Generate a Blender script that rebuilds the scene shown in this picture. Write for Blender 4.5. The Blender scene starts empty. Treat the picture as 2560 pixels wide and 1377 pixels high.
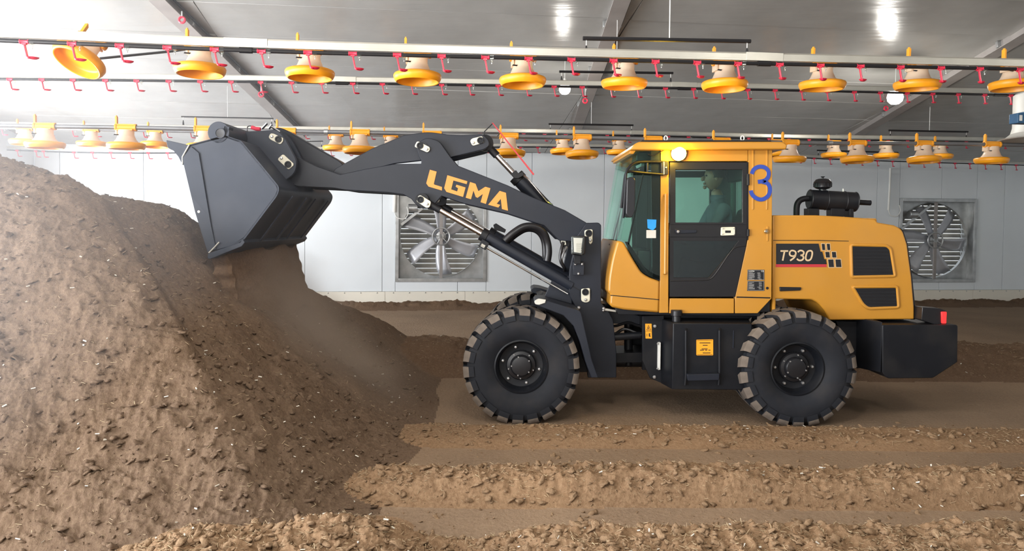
import bpy, bmesh, math, random
import numpy as np
from mathutils import Vector, Matrix
random.seed(7); np.random.seed(7)
SC = bpy.context.scene
COL = SC.collection
PI = math.pi
FW, FH, F = 2560, 1377, 1850.0

# ------------------------------------------------------------------ camera
PITCH, ROLL, HORIZON = 0.035, 0.008, 560.0
CY = HORIZON + F * math.tan(PITCH)
CAMPOS = Vector((0.0, -6.8, 1.86))
camd = bpy.data.cameras.new('camera')
camd.sensor_width = 36.0; camd.sensor_fit = 'HORIZONTAL'
camd.lens = F / FW * 36.0
camd.shift_y = -(FH / 2 - CY) / FW
camd.clip_end = 200
cam = bpy.data.objects.new('camera', camd); COL.objects.link(cam)
CAMROT = Matrix.Rotation(PI / 2 - PITCH, 3, 'X') @ Matrix.Rotation(ROLL, 3, 'Z')
cam.matrix_world = Matrix.Translation(CAMPOS) @ CAMROT.to_4x4()
SC.camera = cam

# house frame: u along the back wall (to the right), n into the picture
YAW = math.radians(6.8)
U = Vector((math.cos(YAW), math.sin(YAW), 0)); N = Vector((-math.sin(YAW), math.cos(YAW), 0)); UP = Vector((0, 0, 1))
VW, WTOP, SLOPE = 16.4, 3.45, 0.16      # back wall distance, eave height, ceiling slope
VR = 5.2                                # ridge
def hp(u, v, z): return CAMPOS + U * u + N * v + UP * (z - CAMPOS.z)   # house -> world (u, v measured from the camera)
def ceil_z(v): return WTOP + SLOPE * (VW - v) if v > VR else WTOP + SLOPE * (VW - VR) - SLOPE * (VR - v)

# ------------------------------------------------------------------ light and exposure
SC.view_settings.view_transform = 'Standard'
SC.view_settings.look = 'None'
SC.view_settings.gamma = 1.0
SC.view_settings.use_curve_mapping = False
SC.view_settings.exposure = 0.0
SC.cycles.use_denoising = True
SC.cycles.use_adaptive_sampling = True; SC.cycles.adaptive_threshold = 0.025
SC.cycles.max_bounces = 8
SC.cycles.diffuse_bounces = 4
SC.cycles.transparent_max_bounces = 12
SC.cycles.volume_bounces = 1
SC.cycles.volume_step_rate = 2.0
SC.cycles.sample_clamp_indirect = 6.0
wd = bpy.data.worlds.new('world'); SC.world = wd; wd.use_nodes = True
bg = wd.node_tree.nodes['Background']
bg.inputs[0].default_value = (0.86, 0.93, 1.0, 1); bg.inputs[1].default_value = 2.2

def area_light(name, loc, direction, sx, sy, power, color):
    d = bpy.data.lights.new(name, 'AREA'); d.shape = 'RECTANGLE'; d.size = sx; d.size_y = sy
    d.energy = power; d.color = color
    o = bpy.data.objects.new(name, d); COL.objects.link(o)
    z = -Vector(direction).normalized(); x = UP.cross(z).normalized(); y = z.cross(x)
    o.matrix_world = Matrix.Translation(loc) @ Matrix((x, y, z)).transposed().to_4x4()
    return o
def point_light(name, loc, power, color, r):
    d = bpy.data.lights.new(name, 'POINT'); d.energy = power; d.color = color; d.shadow_soft_size = r; d.specular_factor = 0.12
    o = bpy.data.objects.new(name, d); COL.objects.link(o); o.location = loc
    return o
UL, URT, VN = -8.0, 15.5, -6.0          # left end wall, right end wall, near wall
DOOR = (-3.0, 13.2, 0.0, 3.4)           # the open doorway in the left end wall (v0, v1, z0, z1)
area_light('daylight_door', hp(UL + 0.05, (DOOR[0] + DOOR[1]) / 2, 1.75), U + Vector((0, 0, 0.05)), DOOR[1] - DOOR[0], 3.3, 3900, (0.95, 0.97, 1.0))
FILL_OPENING = (-9.0, -1.0, 0.3, 3.2)          # unseen opening added in the near long wall for front fill light
area_light('daylight_near_door', hp((FILL_OPENING[0] + FILL_OPENING[1]) / 2, VN + 0.05, 1.8), N + Vector((0, 0, 0.0)), FILL_OPENING[1] - FILL_OPENING[0], 2.8, 330, (1.0, 0.95, 0.88))

for _u, _p in ((-5.2, 150), (-2.2, 230), (0.8, 190), (4.2, 115), (8.5, 65)):      # added overhead fill on the camera side, no lamps modelled
    point_light('lamp_row_light', hp(_u, 2.6, 4.35), _p, (1.0, 0.95, 0.87), 0.30)

# ------------------------------------------------------------------ projection helpers (photo pixel -> point at its own distance)
def ray(px, py):
    return (CAMROT @ Vector(((px - FW / 2) / F, -(py - CY) / F, -1.0))).normalized()
def W(px, py, Y=0.0):
    d = ray(px, py); return CAMPOS + d * ((Y - CAMPOS.y) / d.y)
def H(px, py, v):
    d = ray(px, py); return CAMPOS + d * (v / d.dot(N))
def G(px, py, z=0.0):
    d = ray(px, py); return CAMPOS + d * ((z - CAMPOS.z) / d.z)
def CE(px, py, drop=0.0):
    d = ray(px, py)                     # z0 + d.z t = WTOP + SLOPE (VW - d.n t) - drop
    t = (WTOP + SLOPE * VW - drop - CAMPOS.z) / (d.z + SLOPE * d.dot(N)); return CAMPOS + d * t
def W3(px, py, Y, X=None): return W(px, py, Y)

# ------------------------------------------------------------------ materials
MAT = {}
def nt(name):
    m = bpy.data.materials.new(name); m.use_nodes = True; MAT[name] = m
    return m, m.node_tree.nodes, m.node_tree.links, m.node_tree.nodes['Principled BSDF']
def paint(name, col, rough=0.45, metal=0.0, var=0.12, scale=6.0, bump=0.0, bscale=60.0, spec=0.5, dirt=None, dirt_amt=0.0, emit=None):
    m, n, l, b = nt(name)
    b.inputs['Roughness'].default_value = rough; b.inputs['Metallic'].default_value = metal
    b.inputs['Specular IOR Level'].default_value = spec
    tc = n.new('ShaderNodeTexCoord'); no = n.new('ShaderNodeTexNoise'); no.inputs['Scale'].default_value = scale; no.inputs['Detail'].default_value = 5
    l.new(tc.outputs['Object'], no.inputs['Vector'])
    r = n.new('ShaderNodeMapRange'); r.inputs[1].default_value = 0.3; r.inputs[2].default_value = 0.7
    r.inputs[3].default_value = 1 - var; r.inputs[4].default_value = 1 + var; l.new(no.outputs[0], r.inputs[0])
    mx = n.new('ShaderNodeMix'); mx.data_type = 'RGBA'; mx.blend_type = 'MULTIPLY'; mx.inputs[0].default_value = 1
    mx.inputs[6].default_value = (*col, 1); cc = n.new('ShaderNodeCombineColor')
    for i in range(3): l.new(r.outputs[0], cc.inputs[i])
    l.new(cc.outputs[0], mx.inputs[7]); out = mx.outputs[2]
    if dirt:
        n2 = n.new('ShaderNodeTexNoise'); n2.inputs['Scale'].default_value = scale * 0.6; n2.inputs['Detail'].default_value = 8; l.new(tc.outputs['Object'], n2.inputs['Vector'])
        r2 = n.new('ShaderNodeMapRange'); r2.inputs[1].default_value = 0.48; r2.inputs[2].default_value = 0.7; r2.inputs[4].default_value = dirt_amt; l.new(n2.outputs[0], r2.inputs[0])
        m2 = n.new('ShaderNodeMix'); m2.data_type = 'RGBA'; l.new(r2.outputs[0], m2.inputs[0]); l.new(out, m2.inputs[6]); m2.inputs[7].default_value = (*dirt, 1); out = m2.outputs[2]
    l.new(out, b.inputs['Base Color'])
    if bump:
        n3 = n.new('ShaderNodeTexNoise'); n3.inputs['Scale'].default_value = bscale; n3.inputs['Detail'].default_value = 4; l.new(tc.outputs['Object'], n3.inputs['Vector'])
        bp = n.new('ShaderNodeBump'); bp.inputs['Strength'].default_value = bump; bp.inputs['Distance'].default_value = 0.02
        l.new(n3.outputs[0], bp.inputs['Height']); l.new(bp.outputs[0], b.inputs['Normal'])
    if emit:
        b.inputs['Emission Color'].default_value = (*emit[0], 1); b.inputs['Emission Strength'].default_value = emit[1]
    return m
paint('yellow', (0.49, 0.225, 0.026), 0.33, var=0.05, scale=2, dirt=(0.38, 0.22, 0.08), dirt_amt=0.25)
paint('dark_paint', (0.0135, 0.0165, 0.025), 0.42, var=0.12, scale=3, spec=0.32, dirt=(0.045, 0.043, 0.045), dirt_amt=0.12)
paint('bucket_paint', (0.020, 0.027, 0.043), 0.5, var=0.12, scale=3, spec=0.36, dirt=(0.08, 0.078, 0.085), dirt_amt=0.22)  # the boom's dark paint with bluish dust haze put into the colour
paint('black_paint', (0.0075, 0.0085, 0.0115), 0.45, var=0.1, spec=0.28, dirt=(0.045, 0.04, 0.035), dirt_amt=0.2)
paint('black_plastic', (0.010, 0.010, 0.012), 0.35, var=0.05)
paint('rubber', (0.012, 0.0135, 0.018), 0.75, var=0.15, scale=8, spec=0.3, dirt=(0.06, 0.05, 0.042), dirt_amt=0.2)
paint('dusty_rubber', (0.13, 0.105, 0.085), 0.9, var=0.25, scale=10, bump=0.2)
paint('chrome', (0.75, 0.75, 0.76), 0.15, metal=1.0, var=0.03)
paint('zinc', (0.62, 0.61, 0.55), 0.45, metal=0.6, var=0.1, scale=12)
paint('cream_plate', (0.66, 0.64, 0.52), 0.4, var=0.06, scale=12)
paint('steel_bolt', (0.55, 0.55, 0.55), 0.3, metal=0.8, var=0.05)
paint('brass', (0.55, 0.36, 0.16), 0.35, metal=0.9, var=0.05)
paint('orange_letter', (0.70, 0.27, 0.045), 0.5, var=0.03)
paint('orange_label', (0.85, 0.36, 0.02), 0.45, var=0.03)
paint('blue_number', (0.02, 0.055, 0.34), 0.5, var=0.08)
paint('red_strip', (0.45, 0.03, 0.04), 0.5, var=0.05)
paint('white_strip', (0.72, 0.72, 0.68), 0.5, var=0.05)
paint('tan_letter', (0.60, 0.45, 0.27), 0.5, var=0.03)
paint('label_grey', (0.30, 0.30, 0.30), 0.5, var=0.1)
paint('dark_decal', (0.012, 0.013, 0.016), 0.4, var=0.05)
paint('wall_white', (0.70, 0.745, 0.775), 0.42, var=0.03, scale=1.2, dirt=(0.5, 0.5, 0.48), dirt_amt=0.12)
paint('cream_board', (0.76, 0.72, 0.62), 0.6, var=0.05, scale=1.5, dirt=(0.45, 0.36, 0.27), dirt_amt=0.35)
paint('galvanised', (0.45, 0.46, 0.46), 0.38, metal=0.75, var=0.2, scale=5)
paint('fan_blade', (0.48, 0.49, 0.52), 0.42, metal=0.5, var=0.15, scale=3)
paint('louver', (0.42, 0.40, 0.36), 0.35, metal=0.7, var=0.2, scale=3)
paint('rafter_steel', (0.30, 0.275, 0.26), 0.5, metal=0.2, var=0.1, scale=3)
paint('aluminium', (0.42, 0.41, 0.365), 0.38, metal=0.5, var=0.08, scale=4)
paint('black_pipe', (0.012, 0.012, 0.014), 0.35, var=0.1)
paint('grey_pipe', (0.20, 0.20, 0.205), 0.4, metal=0.4, var=0.1)
paint('red_plastic', (0.58, 0.025, 0.06), 0.35, var=0.06)
paint('pan_orange', (0.90, 0.36, 0.012), 0.38, var=0.05)
paint('clip_orange', (0.85, 0.35, 0.02), 0.42, var=0.05)
paint('white_cord', (0.62, 0.62, 0.60), 0.6, var=0.03)
paint('skin', (0.20, 0.115, 0.075), 0.55, var=0.06)
paint('jacket', (0.05, 0.062, 0.08), 0.8, var=0.2, scale=8)
paint('hair', (0.012, 0.010, 0.009), 0.6, var=0.1)
paint('seat_fabric', (0.02, 0.02, 0.022), 0.8, var=0.1)
paint('blue_sticker', (0.02, 0.28, 0.72), 0.4, var=0.05)
paint('blue_motor', (0.03, 0.10, 0.20), 0.45, var=0.1)
paint('pale_grey_plastic', (0.55, 0.54, 0.50), 0.5, var=0.05)
paint('red_lens', (0.5, 0.01, 0.01), 0.2, var=0.02, emit=((1, 0.02, 0.02), 2.5))
paint('beacon_lens', (1.0, 0.6, 0.05), 0.3, var=0.0, emit=((1.0, 0.62, 0.06), 30.0))
paint('lamp_bulb', (1, 1, 1), 0.4, var=0.0, emit=((1, 0.98, 0.92), 5.0))
def ceiling_material():
    m = paint('ceiling_panel', (0.34, 0.335, 0.32), 0.16, var=0.10, scale=1.3, spec=0.32, dirt=(0.25, 0.245, 0.23), dirt_amt=0.35)
    n, l = m.node_tree.nodes, m.node_tree.links; b = n['Principled BSDF']
    tc = n.new('ShaderNodeTexCoord'); mp = n.new('ShaderNodeMapping'); mp.inputs['Scale'].default_value = (0.35, 3.0, 3.0); l.new(tc.outputs['Object'], mp.inputs[0])
    no = n.new('ShaderNodeTexNoise'); no.inputs['Scale'].default_value = 2.0; no.inputs['Detail'].default_value = 3; l.new(mp.outputs[0], no.inputs['Vector'])
    bp = n.new('ShaderNodeBump'); bp.inputs['Strength'].default_value = 0.25; bp.inputs['Distance'].default_value = 0.03; l.new(no.outputs[0], bp.inputs['Height']); l.new(bp.outputs[0], b.inputs['Normal'])
    r = n.new('ShaderNodeMapRange'); r.inputs[3].default_value = 0.13; r.inputs[4].default_value = 0.32; l.new(no.outputs[0], r.inputs[0]); l.new(r.outputs[0], b.inputs['Roughness'])
ceiling_material()
def translucent(name, col, amt):
    m, n, l, b = nt(name); b.inputs['Base Color'].default_value = (*col, 1); b.inputs['Roughness'].default_value = 0.4
    tr = n.new('ShaderNodeBsdfTranslucent'); tr.inputs[0].default_value = (*col, 1)
    mx = n.new('ShaderNodeMixShader'); mx.inputs[0].default_value = amt
    l.new(b.outputs[0], mx.inputs[1]); l.new(tr.outputs[0], mx.inputs[2]); l.new(mx.outputs[0], n['Material Output'].inputs[0])
translucent('collar_plastic', (0.88, 0.74, 0.57), 0.4)
def glass(name, tint, gloss=0.08, rough=0.02):
    m, n, l, b = nt(name); n.remove(b)
    t = n.new('ShaderNodeBsdfTransparent'); t.inputs[0].default_value = (*tint, 1)
    g = n.new('ShaderNodeBsdfGlossy'); g.inputs[0].default_value = (0.9, 0.95, 0.95, 1); g.inputs['Roughness'].default_value = rough
    fr = n.new('ShaderNodeLayerWeight'); fr.inputs[0].default_value = 0.25
    ad = n.new('ShaderNodeMath'); ad.operation = 'MULTIPLY_ADD'; ad.inputs[1].default_value = 0.5; ad.inputs[2].default_value = gloss * 0.5; l.new(fr.outputs['Fresnel'], ad.inputs[0])
    mx = n.new('ShaderNodeMixShader'); l.new(ad.outputs[0], mx.inputs[0]); l.new(t.outputs[0], mx.inputs[1]); l.new(g.outputs[0], mx.inputs[2])
    l.new(mx.outputs[0], n['Material Output'].inputs[0])
glass('cab_glass', (0.78, 0.95, 0.885), 0.04)
glass('dark_glass', (0.25, 0.34, 0.34), 0.10)
glass('clear_plastic', (0.90, 0.90, 0.87), 0.10, 0.10)
def litter(name, c0, c1, c2, fine=1.0):
    m, n, l, b = nt(name); b.inputs['Roughness'].default_value = 0.95; b.inputs['Specular IOR Level'].default_value = 0.15
    ge = n.new('ShaderNodeNewGeometry')
    a = n.new('ShaderNodeTexNoise'); a.inputs['Scale'].default_value = 0.9; a.inputs['Detail'].default_value = 3; l.new(ge.outputs['Position'], a.inputs['Vector'])
    f = n.new('ShaderNodeTexNoise'); f.inputs['Scale'].default_value = 42 * fine; f.inputs['Detail'].default_value = 8; f.inputs['Roughness'].default_value = 0.68; l.new(ge.outputs['Position'], f.inputs['Vector'])
    r1 = n.new('ShaderNodeMapRange'); r1.inputs[1].default_value = 0.35; r1.inputs[2].default_value = 0.65; l.new(a.outputs[0], r1.inputs[0])
    r2 = n.new('ShaderNodeMapRange'); r2.inputs[1].default_value = 0.36; r2.inputs[2].default_value = 0.66; l.new(f.outputs[0], r2.inputs[0])
    m1 = n.new('ShaderNodeMix'); m1.data_type = 'RGBA'; m1.inputs[6].default_value = (*c0, 1); m1.inputs[7].default_value = (*c1, 1); l.new(r1.outputs[0], m1.inputs[0])
    m2 = n.new('ShaderNodeMix'); m2.data_type = 'RGBA'; l.new(m1.outputs[2], m2.inputs[6]); m2.inputs[7].default_value = (*c2, 1)
    mu = n.new('ShaderNodeMath'); mu.operation = 'MULTIPLY'; mu.inputs[1].default_value = 0.6; l.new(r2.outputs[0], mu.inputs[0]); l.new(mu.outputs[0], m2.inputs[0])
    l.new(m2.outputs[2], b.inputs['Base Color'])
    bp = n.new('ShaderNodeBump'); bp.inputs['Strength'].default_value = 0.9; bp.inputs['Distance'].default_value = 0.018; l.new(f.outputs[0], bp.inputs['Height']); l.new(bp.outputs[0], b.inputs['Normal'])
    return m
litter("litter_pile", (0.108, 0.069, 0.046), (0.150, 0.098, 0.065), (0.235, 0.165, 0.108))
litter('litter_row', (0.190, 0.113, 0.063), (0.26, 0.158, 0.088), (0.41, 0.275, 0.165))
litter('litter_dark', (0.115, 0.070, 0.044), (0.155, 0.096, 0.058), (0.23, 0.15, 0.095))
litter('packed_dirt', (0.215, 0.148, 0.098), (0.29, 0.20, 0.13), (0.32, 0.23, 0.155), 0.8)
litter('clod', (0.22, 0.135, 0.077), (0.30, 0.19, 0.11), (0.46, 0.325, 0.20), 2.0)
paint('straw', (0.44, 0.34, 0.21), 0.8, var=0.3, scale=2)
paint('feather', (0.75, 0.71, 0.62), 0.8, var=0.1)
def haze(name, density, col, aniso=0.2, soft=False):
    m, n, l, b = nt(name); n.remove(b)
    v = n.new('ShaderNodeVolumePrincipled'); v.inputs['Color'].default_value = (*col, 1); v.inputs['Density'].default_value = density; v.inputs['Anisotropy'].default_value = aniso
    if soft:                                             # thins out towards the rim of the cloud
        tc = n.new('ShaderNodeTexCoord'); ln = n.new('ShaderNodeVectorMath'); ln.operation = 'LENGTH'; l.new(tc.outputs['Object'], ln.inputs[0])
        no = n.new('ShaderNodeTexNoise'); no.inputs['Scale'].default_value = 1.6; no.inputs['Detail'].default_value = 3; l.new(tc.outputs['Object'], no.inputs['Vector'])
        ad = n.new('ShaderNodeMath'); ad.operation = 'MULTIPLY_ADD'; ad.inputs[1].default_value = 0.8; ad.inputs[2].default_value = -0.4; l.new(no.outputs[0], ad.inputs[0])
        sm = n.new('ShaderNodeMath'); sm.operation = 'ADD'; l.new(ln.outputs['Value'], sm.inputs[0]); l.new(ad.outputs[0], sm.inputs[1])
        r = n.new('ShaderNodeMapRange'); r.inputs[1].default_value = 0.85; r.inputs[2].default_value = 0.0; r.inputs[3].default_value = 0.0; r.inputs[4].default_value = density; l.new(sm.outputs[0], r.inputs[0]); l.new(r.outputs[0], v.inputs['Density'])
    l.new(v.outputs[0], n['Material Output'].inputs['Volume']); return m

# ------------------------------------------------------------------ object helpers
WM = {}
def link(o, parent=None):
    COL.objects.link(o)
    WM[o.name] = o.matrix_basis.copy()
    if parent is not None:
        o.parent = parent; o.matrix_parent_inverse = WM[parent.name].inverted()
    return o
def tag(o, label=None, cat=None, group=None, kind=None):
    if label: o['label'] = label
    if cat: o['category'] = cat
    if group: o['group'] = group
    if kind: o['kind'] = kind
    return o
def empty(name, loc, label=None, cat=None, group=None):
    o = bpy.data.objects.new(name, None); o.empty_display_size = 0.1; o.matrix_basis = Matrix.Translation(loc)
    link(o); return tag(o, label, cat, group)
def mesh(name, verts, faces, mat, parent=None, smooth=True, centre=True, bevel=0.0, angle=0.6, mats=None, fmat=None):
    vs = [Vector(v) for v in verts]
    c = Vector((0, 0, 0))
    if centre and vs:
        c = Vector([(min(v[i] for v in vs) + max(v[i] for v in vs)) / 2 for i in range(3)])
        vs = [v - c for v in vs]
    me = bpy.data.meshes.new(name); me.from_pydata(vs, [], faces)
    bm = bmesh.new(); bm.from_mesh(me); bmesh.ops.recalc_face_normals(bm, faces=bm.faces); bm.to_mesh(me); bm.free()
    for m in (mats or [mat]): me.materials.append(MAT[m])
    if fmat: me.polygons.foreach_set('material_index', fmat)
    if smooth:
        me.polygons.foreach_set('use_smooth', [True] * len(me.polygons)); me.set_sharp_from_angle(angle=angle)
    o = bpy.data.objects.new(name, me); o.matrix_basis = Matrix.Translation(c)
    link(o, parent)
    if bevel:
        b = o.modifiers.new('bevel', 'BEVEL'); b.width = bevel; b.segments = 2; b.limit_method = 'ANGLE'; b.angle_limit = 0.7
    return o
class MB:
    """collects shapes of ONE part"""
    def __init__(s): s.v = []; s.f = []
    def add(s, v, f):
        k = len(s.v); s.v += [Vector(x) for x in v]; s.f += [[i + k for i in q] for q in f]; return s
    def build(s, name, mat, parent=None, **k): return mesh(name, s.v, s.f, mat, parent, **k)
def box_vf(c, ax, ay, az):
    """box: centre and three half-axis vectors"""
    c, ax, ay, az = map(Vector, (c, ax, ay, az))
    v = [c + ax * i + ay * j + az * k for i in (-1, 1) for j in (-1, 1) for k in (-1, 1)]
    return v, [(0, 1, 3, 2), (4, 6, 7, 5), (0, 4, 5, 1), (2, 3, 7, 6), (0, 2, 6, 4), (1, 5, 7, 3)]
def abox(x0, x1, y0, y1, z0, z1):
    return box_vf(((x0 + x1) / 2, (y0 + y1) / 2, (z0 + z1) / 2), ((x1 - x0) / 2, 0, 0), (0, (y1 - y0) / 2, 0), (0, 0, (z1 - z0) / 2))
def prism_vf(pts, vec):
    n = len(pts); vec = Vector(vec); v = [Vector(p) for p in pts] + [Vector(p) + vec for p in pts]
    return v, [list(range(n)), list(range(n, 2 * n))[::-1]] + [[i, (i + 1) % n, n + (i + 1) % n, n + i] for i in range(n)]
def tube_vf(pts, r, n=8, cap=True, closed=False):
    pts = [Vector(p) for p in pts]; m = len(pts); rs = r if isinstance(r, (list, tuple)) else [r] * m
    v, f = [], []; prev = None
    for i, p in enumerate(pts):
        t = ((pts[(i + 1) % m] - pts[i - 1]) if closed else (pts[min(i + 1, m - 1)] - pts[max(i - 1, 0)])).normalized()
        if prev is None:
            a = Vector((0, 0, 1)) if abs(t.z) < 0.9 else Vector((0, 1, 0)); x = a.cross(t).normalized()
        else: x = (prev - t * prev.dot(t)).normalized()
        prev = x; y = t.cross(x)
        for k in range(n):
            an = 2 * PI * k / n; v.append(p + (x * math.cos(an) + y * math.sin(an)) * rs[i])
    for i in range(m if closed else m - 1):
        j = (i + 1) % m
        for k in range(n): f.append((i * n + k, i * n + (k + 1) % n, j * n + (k + 1) % n, j * n + k))
    if cap and not closed: f += [list(range(n))[::-1], list(range((m - 1) * n, m * n))]
    return v, f
def lathe_vf(prof, n, c, axis=(0, 0, 1), xdir=None):
    """profile of (r, h) swept about an axis"""
    c = Vector(c); a = Vector(axis).normalized(); x = Vector(xdir) if xdir else (Vector((1, 0, 0)) if abs(a.x) < 0.9 else Vector((0, 1, 0)))
    x = (x - a * x.dot(a)).normalized(); y = a.cross(x); v, f, idx = [], [], []
    for r, h in prof:
        if r < 1e-6: idx.append([len(v)] * n); v.append(c + a * h)
        else:
            idx.append(list(range(len(v), len(v) + n))); v += [c + a * h + (x * math.cos(2 * PI * k / n) + y * math.sin(2 * PI * k / n)) * r for k in range(n)]
    for i in range(len(prof) - 1):
        for k in range(n):
            q = [idx[i][k], idx[i][(k + 1) % n], idx[i + 1][(k + 1) % n], idx[i + 1][k]]
            q = [a for j, a in enumerate(q) if a not in q[:j]]
            if len(q) > 2: f.append(q)
    return v, f
def tube(name, pts, r, mat, parent=None, n=8, **k):
    v, f = tube_vf(pts, r, n, closed=k.pop('closed', False)); return mesh(name, v, f, mat, parent, **k)
def lathe(name, prof, n, c, mat, parent=None, axis=(0, 0, 1), **k):
    v, f = lathe_vf(prof, n, c, axis); return mesh(name, v, f, mat, parent, **k)
def rounded(poly, seg=4):
    """poly of (x, y) or (x, y, radius) -> list with arcs"""
    out = []; n = len(poly)
    for i, p in enumerate(poly):
        if len(p) < 3 or p[2] <= 0: out.append((p[0], p[1])); continue
        P, A, B = Vector(p[:2]), Vector(poly[i - 1][:2]), Vector(poly[(i + 1) % n][:2])
        a, b = (A - P), (B - P); r = min(p[2], a.length * 0.49, b.length * 0.49); s, e = P + a.normalized() * r, P + b.normalized() * r
        for k in range(seg + 1):
            t = k / seg; q = s * (1 - t) ** 2 + P * (2 * t * (1 - t)) + e * t * t; out.append((q.x, q.y))
    return out
def ext_vf(poly, Y0, Y1, seg=4, ref=None):
    """outline given in photo pixels in the plane y = ref (the near face by default), pushed through from Y0 to Y1"""
    pts = [W(x, y, Y0 if ref is None else ref) for x, y in rounded(poly, seg)]
    return prism_vf([Vector((p.x, Y0, p.z)) for p in pts], (0, Y1 - Y0, 0))
def ext(name, poly, Y0, Y1, mat, parent=None, bevel=0.004, seg=4, ref=None, **k):
    v, f = ext_vf(poly, Y0, Y1, seg, ref); return mesh(name, v, f, mat, parent, bevel=bevel, **k)
def smooth_path(pts, per=6, closed=False):
    P = [Vector(p) for p in pts]; n = len(P); out = []
    for i in range(n if closed else n - 1):
        a, b, c, d = (P[(i - 1) % n] if closed else P[max(i - 1, 0)]), P[i], P[(i + 1) % n], (P[(i + 2) % n] if closed else P[min(i + 2, n - 1)])
        for k in range(per):
            t = k / per; out.append(0.5 * ((2 * b) + (c - a) * t + (2 * a - 5 * b + 4 * c - d) * t * t + (3 * b - a - 3 * c + d) * t ** 3))
    if not closed: out.append(P[-1])
    return out
def stroke_vf(pts, w, Y0, Y1, per=5):
    """a painted stroke: ribbon of pixel width w along a pixel path, as a thin slab"""
    p = [Vector((a, b, 0)) for a, b in pts]; p = smooth_path(p, per) if per > 1 else p
    L, R = [], []
    for i, q in enumerate(p):
        t = (p[min(i + 1, len(p) - 1)] - p[max(i - 1, 0)]).normalized(); nn = Vector((-t.y, t.x, 0)) * w / 2
        L.append(q + nn); R.append(q - nn)
    v, f = [], []; m = len(p)
    for Y in (Y0, Y1):
        for a, b in zip(L, R): v += [W(a.x, a.y, Y), W(b.x, b.y, Y)]
    for i in range(m - 1):
        a = 2 * i; f += [(a, a + 2, a + 3, a + 1), (2 * m + a, 2 * m + a + 1, 2 * m + a + 3, 2 * m + a + 2), (a, 2 * m + a, 2 * m + a + 2, a + 2), (a + 1, a + 3, 2 * m + a + 3, 2 * m + a + 1)]
    return v, f
def dup(o, parent=None):
    """a thing with its parts and sub-parts, as linked copies"""
    c = o.copy(); COL.objects.link(c); WM[c.name] = WM[o.name].copy()
    if parent is not None: c.parent = parent
    for ch in [x for x in KIDS.get(o.name, [])]: dup(ch, c)
    return c
KIDS = {}
def proto_done(o):
    for x in list(bpy.data.objects):
        if x.parent is not None: KIDS.setdefault(x.parent.name, [])
    for x in bpy.data.objects:
        if x.parent is not None and x not in KIDS[x.parent.name]: KIDS[x.parent.name].append(x)
def ordinal(i):
    return ['first', 'second', 'third', 'fourth', 'fifth', 'sixth', 'seventh', 'eighth', 'ninth', 'tenth', 'eleventh', 'twelfth', 'thirteenth', 'fourteenth', 'fifteenth', 'sixteenth', 'seventeenth', 'eighteenth', 'nineteenth', 'twentieth'][i]
# ------------------------------------------------------------------ the house
def u_of(px, py, v):
    p = H(px, py, v) - CAMPOS; return p.dot(U)
def hbox(u0, u1, v0, v1, z0, z1):
    return prism_vf([hp(u0, v0, z0), hp(u1, v0, z0), hp(u1, v1, z0), hp(u0, v1, z0)], (0, 0, z1 - z0))
FANS = [(1103, 591), (2343.5, 601)]
FS = 2.0
fan_u = [u_of(x, y, VW) for x, y in FANS]; fan_z = [H(x, y, VW).z for x, y in FANS]
fb = MB(); fb.add(*hbox(UL - 1, URT + 1, VN - 1, VW + 1, -0.25, -0.05)); floor = fb.build('floor', 'packed_dirt', smooth=False)
tag(floor, kind='structure')
# back wall: the sheet behind with the two fan openings, clad in upright panels
m = MB(); cuts = [UL - 0.2]
for u in fan_u: cuts += [u - FS / 2, u + FS / 2]
cuts.append(URT + 0.2)
for i in range(5):
    if i % 2 == 0: m.add(*hbox(cuts[i], cuts[i + 1], VW + 0.07, VW + 0.12, 0, WTOP + 0.1))
    else:
        z = fan_z[i // 2]; m.add(*hbox(cuts[i], cuts[i + 1], VW + 0.07, VW + 0.12, 0, z - FS / 2)); m.add(*hbox(cuts[i], cuts[i + 1], VW + 0.07, VW + 0.12, z + FS / 2, WTOP + 0.1))
wall_back = m.build('wall_back', 'wall_white', smooth=False); tag(wall_back, kind='structure')
u0 = u_of(1511, 450, VW); seam = u0 - 1.65 * 12
while seam < URT:
    a, b = max(seam, UL), min(seam + 1.65, URT); seam += 1.65
    if b - a < 0.02: continue
    segs = [(a, b, 0.36, WTOP)]
    for u, z in zip(fan_u, fan_z):
        new = []
        for s in segs:
            l, r = max(s[0], u - FS / 2), min(s[1], u + FS / 2)
            if r - l < 1e-3: new.append(s); continue
            if s[0] < l: new.append((s[0], l, s[2], s[3]))
            if s[1] > r: new.append((r, s[1], s[2], s[3]))
            new += [(l, r, s[2], z - FS / 2), (l, r, z + FS / 2, s[3])]
        segs = new
    for s in segs:
        e = 0.004
        mesh('wall_panel', *hbox(s[0] + e, s[1] - e, VW, VW + 0.065, s[2] + 0.003, s[3]), 'wall_white', wall_back, bevel=0.004)
bb = mesh('baseboard_back', *hbox(UL, URT, VW - 0.005, VW + 0.06, -0.05, 0.355), 'cream_board', smooth=False); tag(bb, kind='structure')
s = u_of(963, 745, VW) - 1.75 * 9
while s < URT - 0.3:
    a, b = max(s, UL), min(s + 1.75, URT); s += 1.75
    if b - a < 0.05: continue
    mesh('board', *hbox(a + 0.003, b - 0.003, VW - 0.035, VW - 0.006, 0.0, 0.36), 'cream_board', bb, bevel=0.004)
    for k in range(5):
        lathe('screw', [(0, -0.012), (0.012, -0.008), (0.014, 0)], 8, hp(a + (k + 0.5) * (b - a) / 5, VW - 0.035, 0.335), 'galvanised', bb, axis=N)
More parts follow.
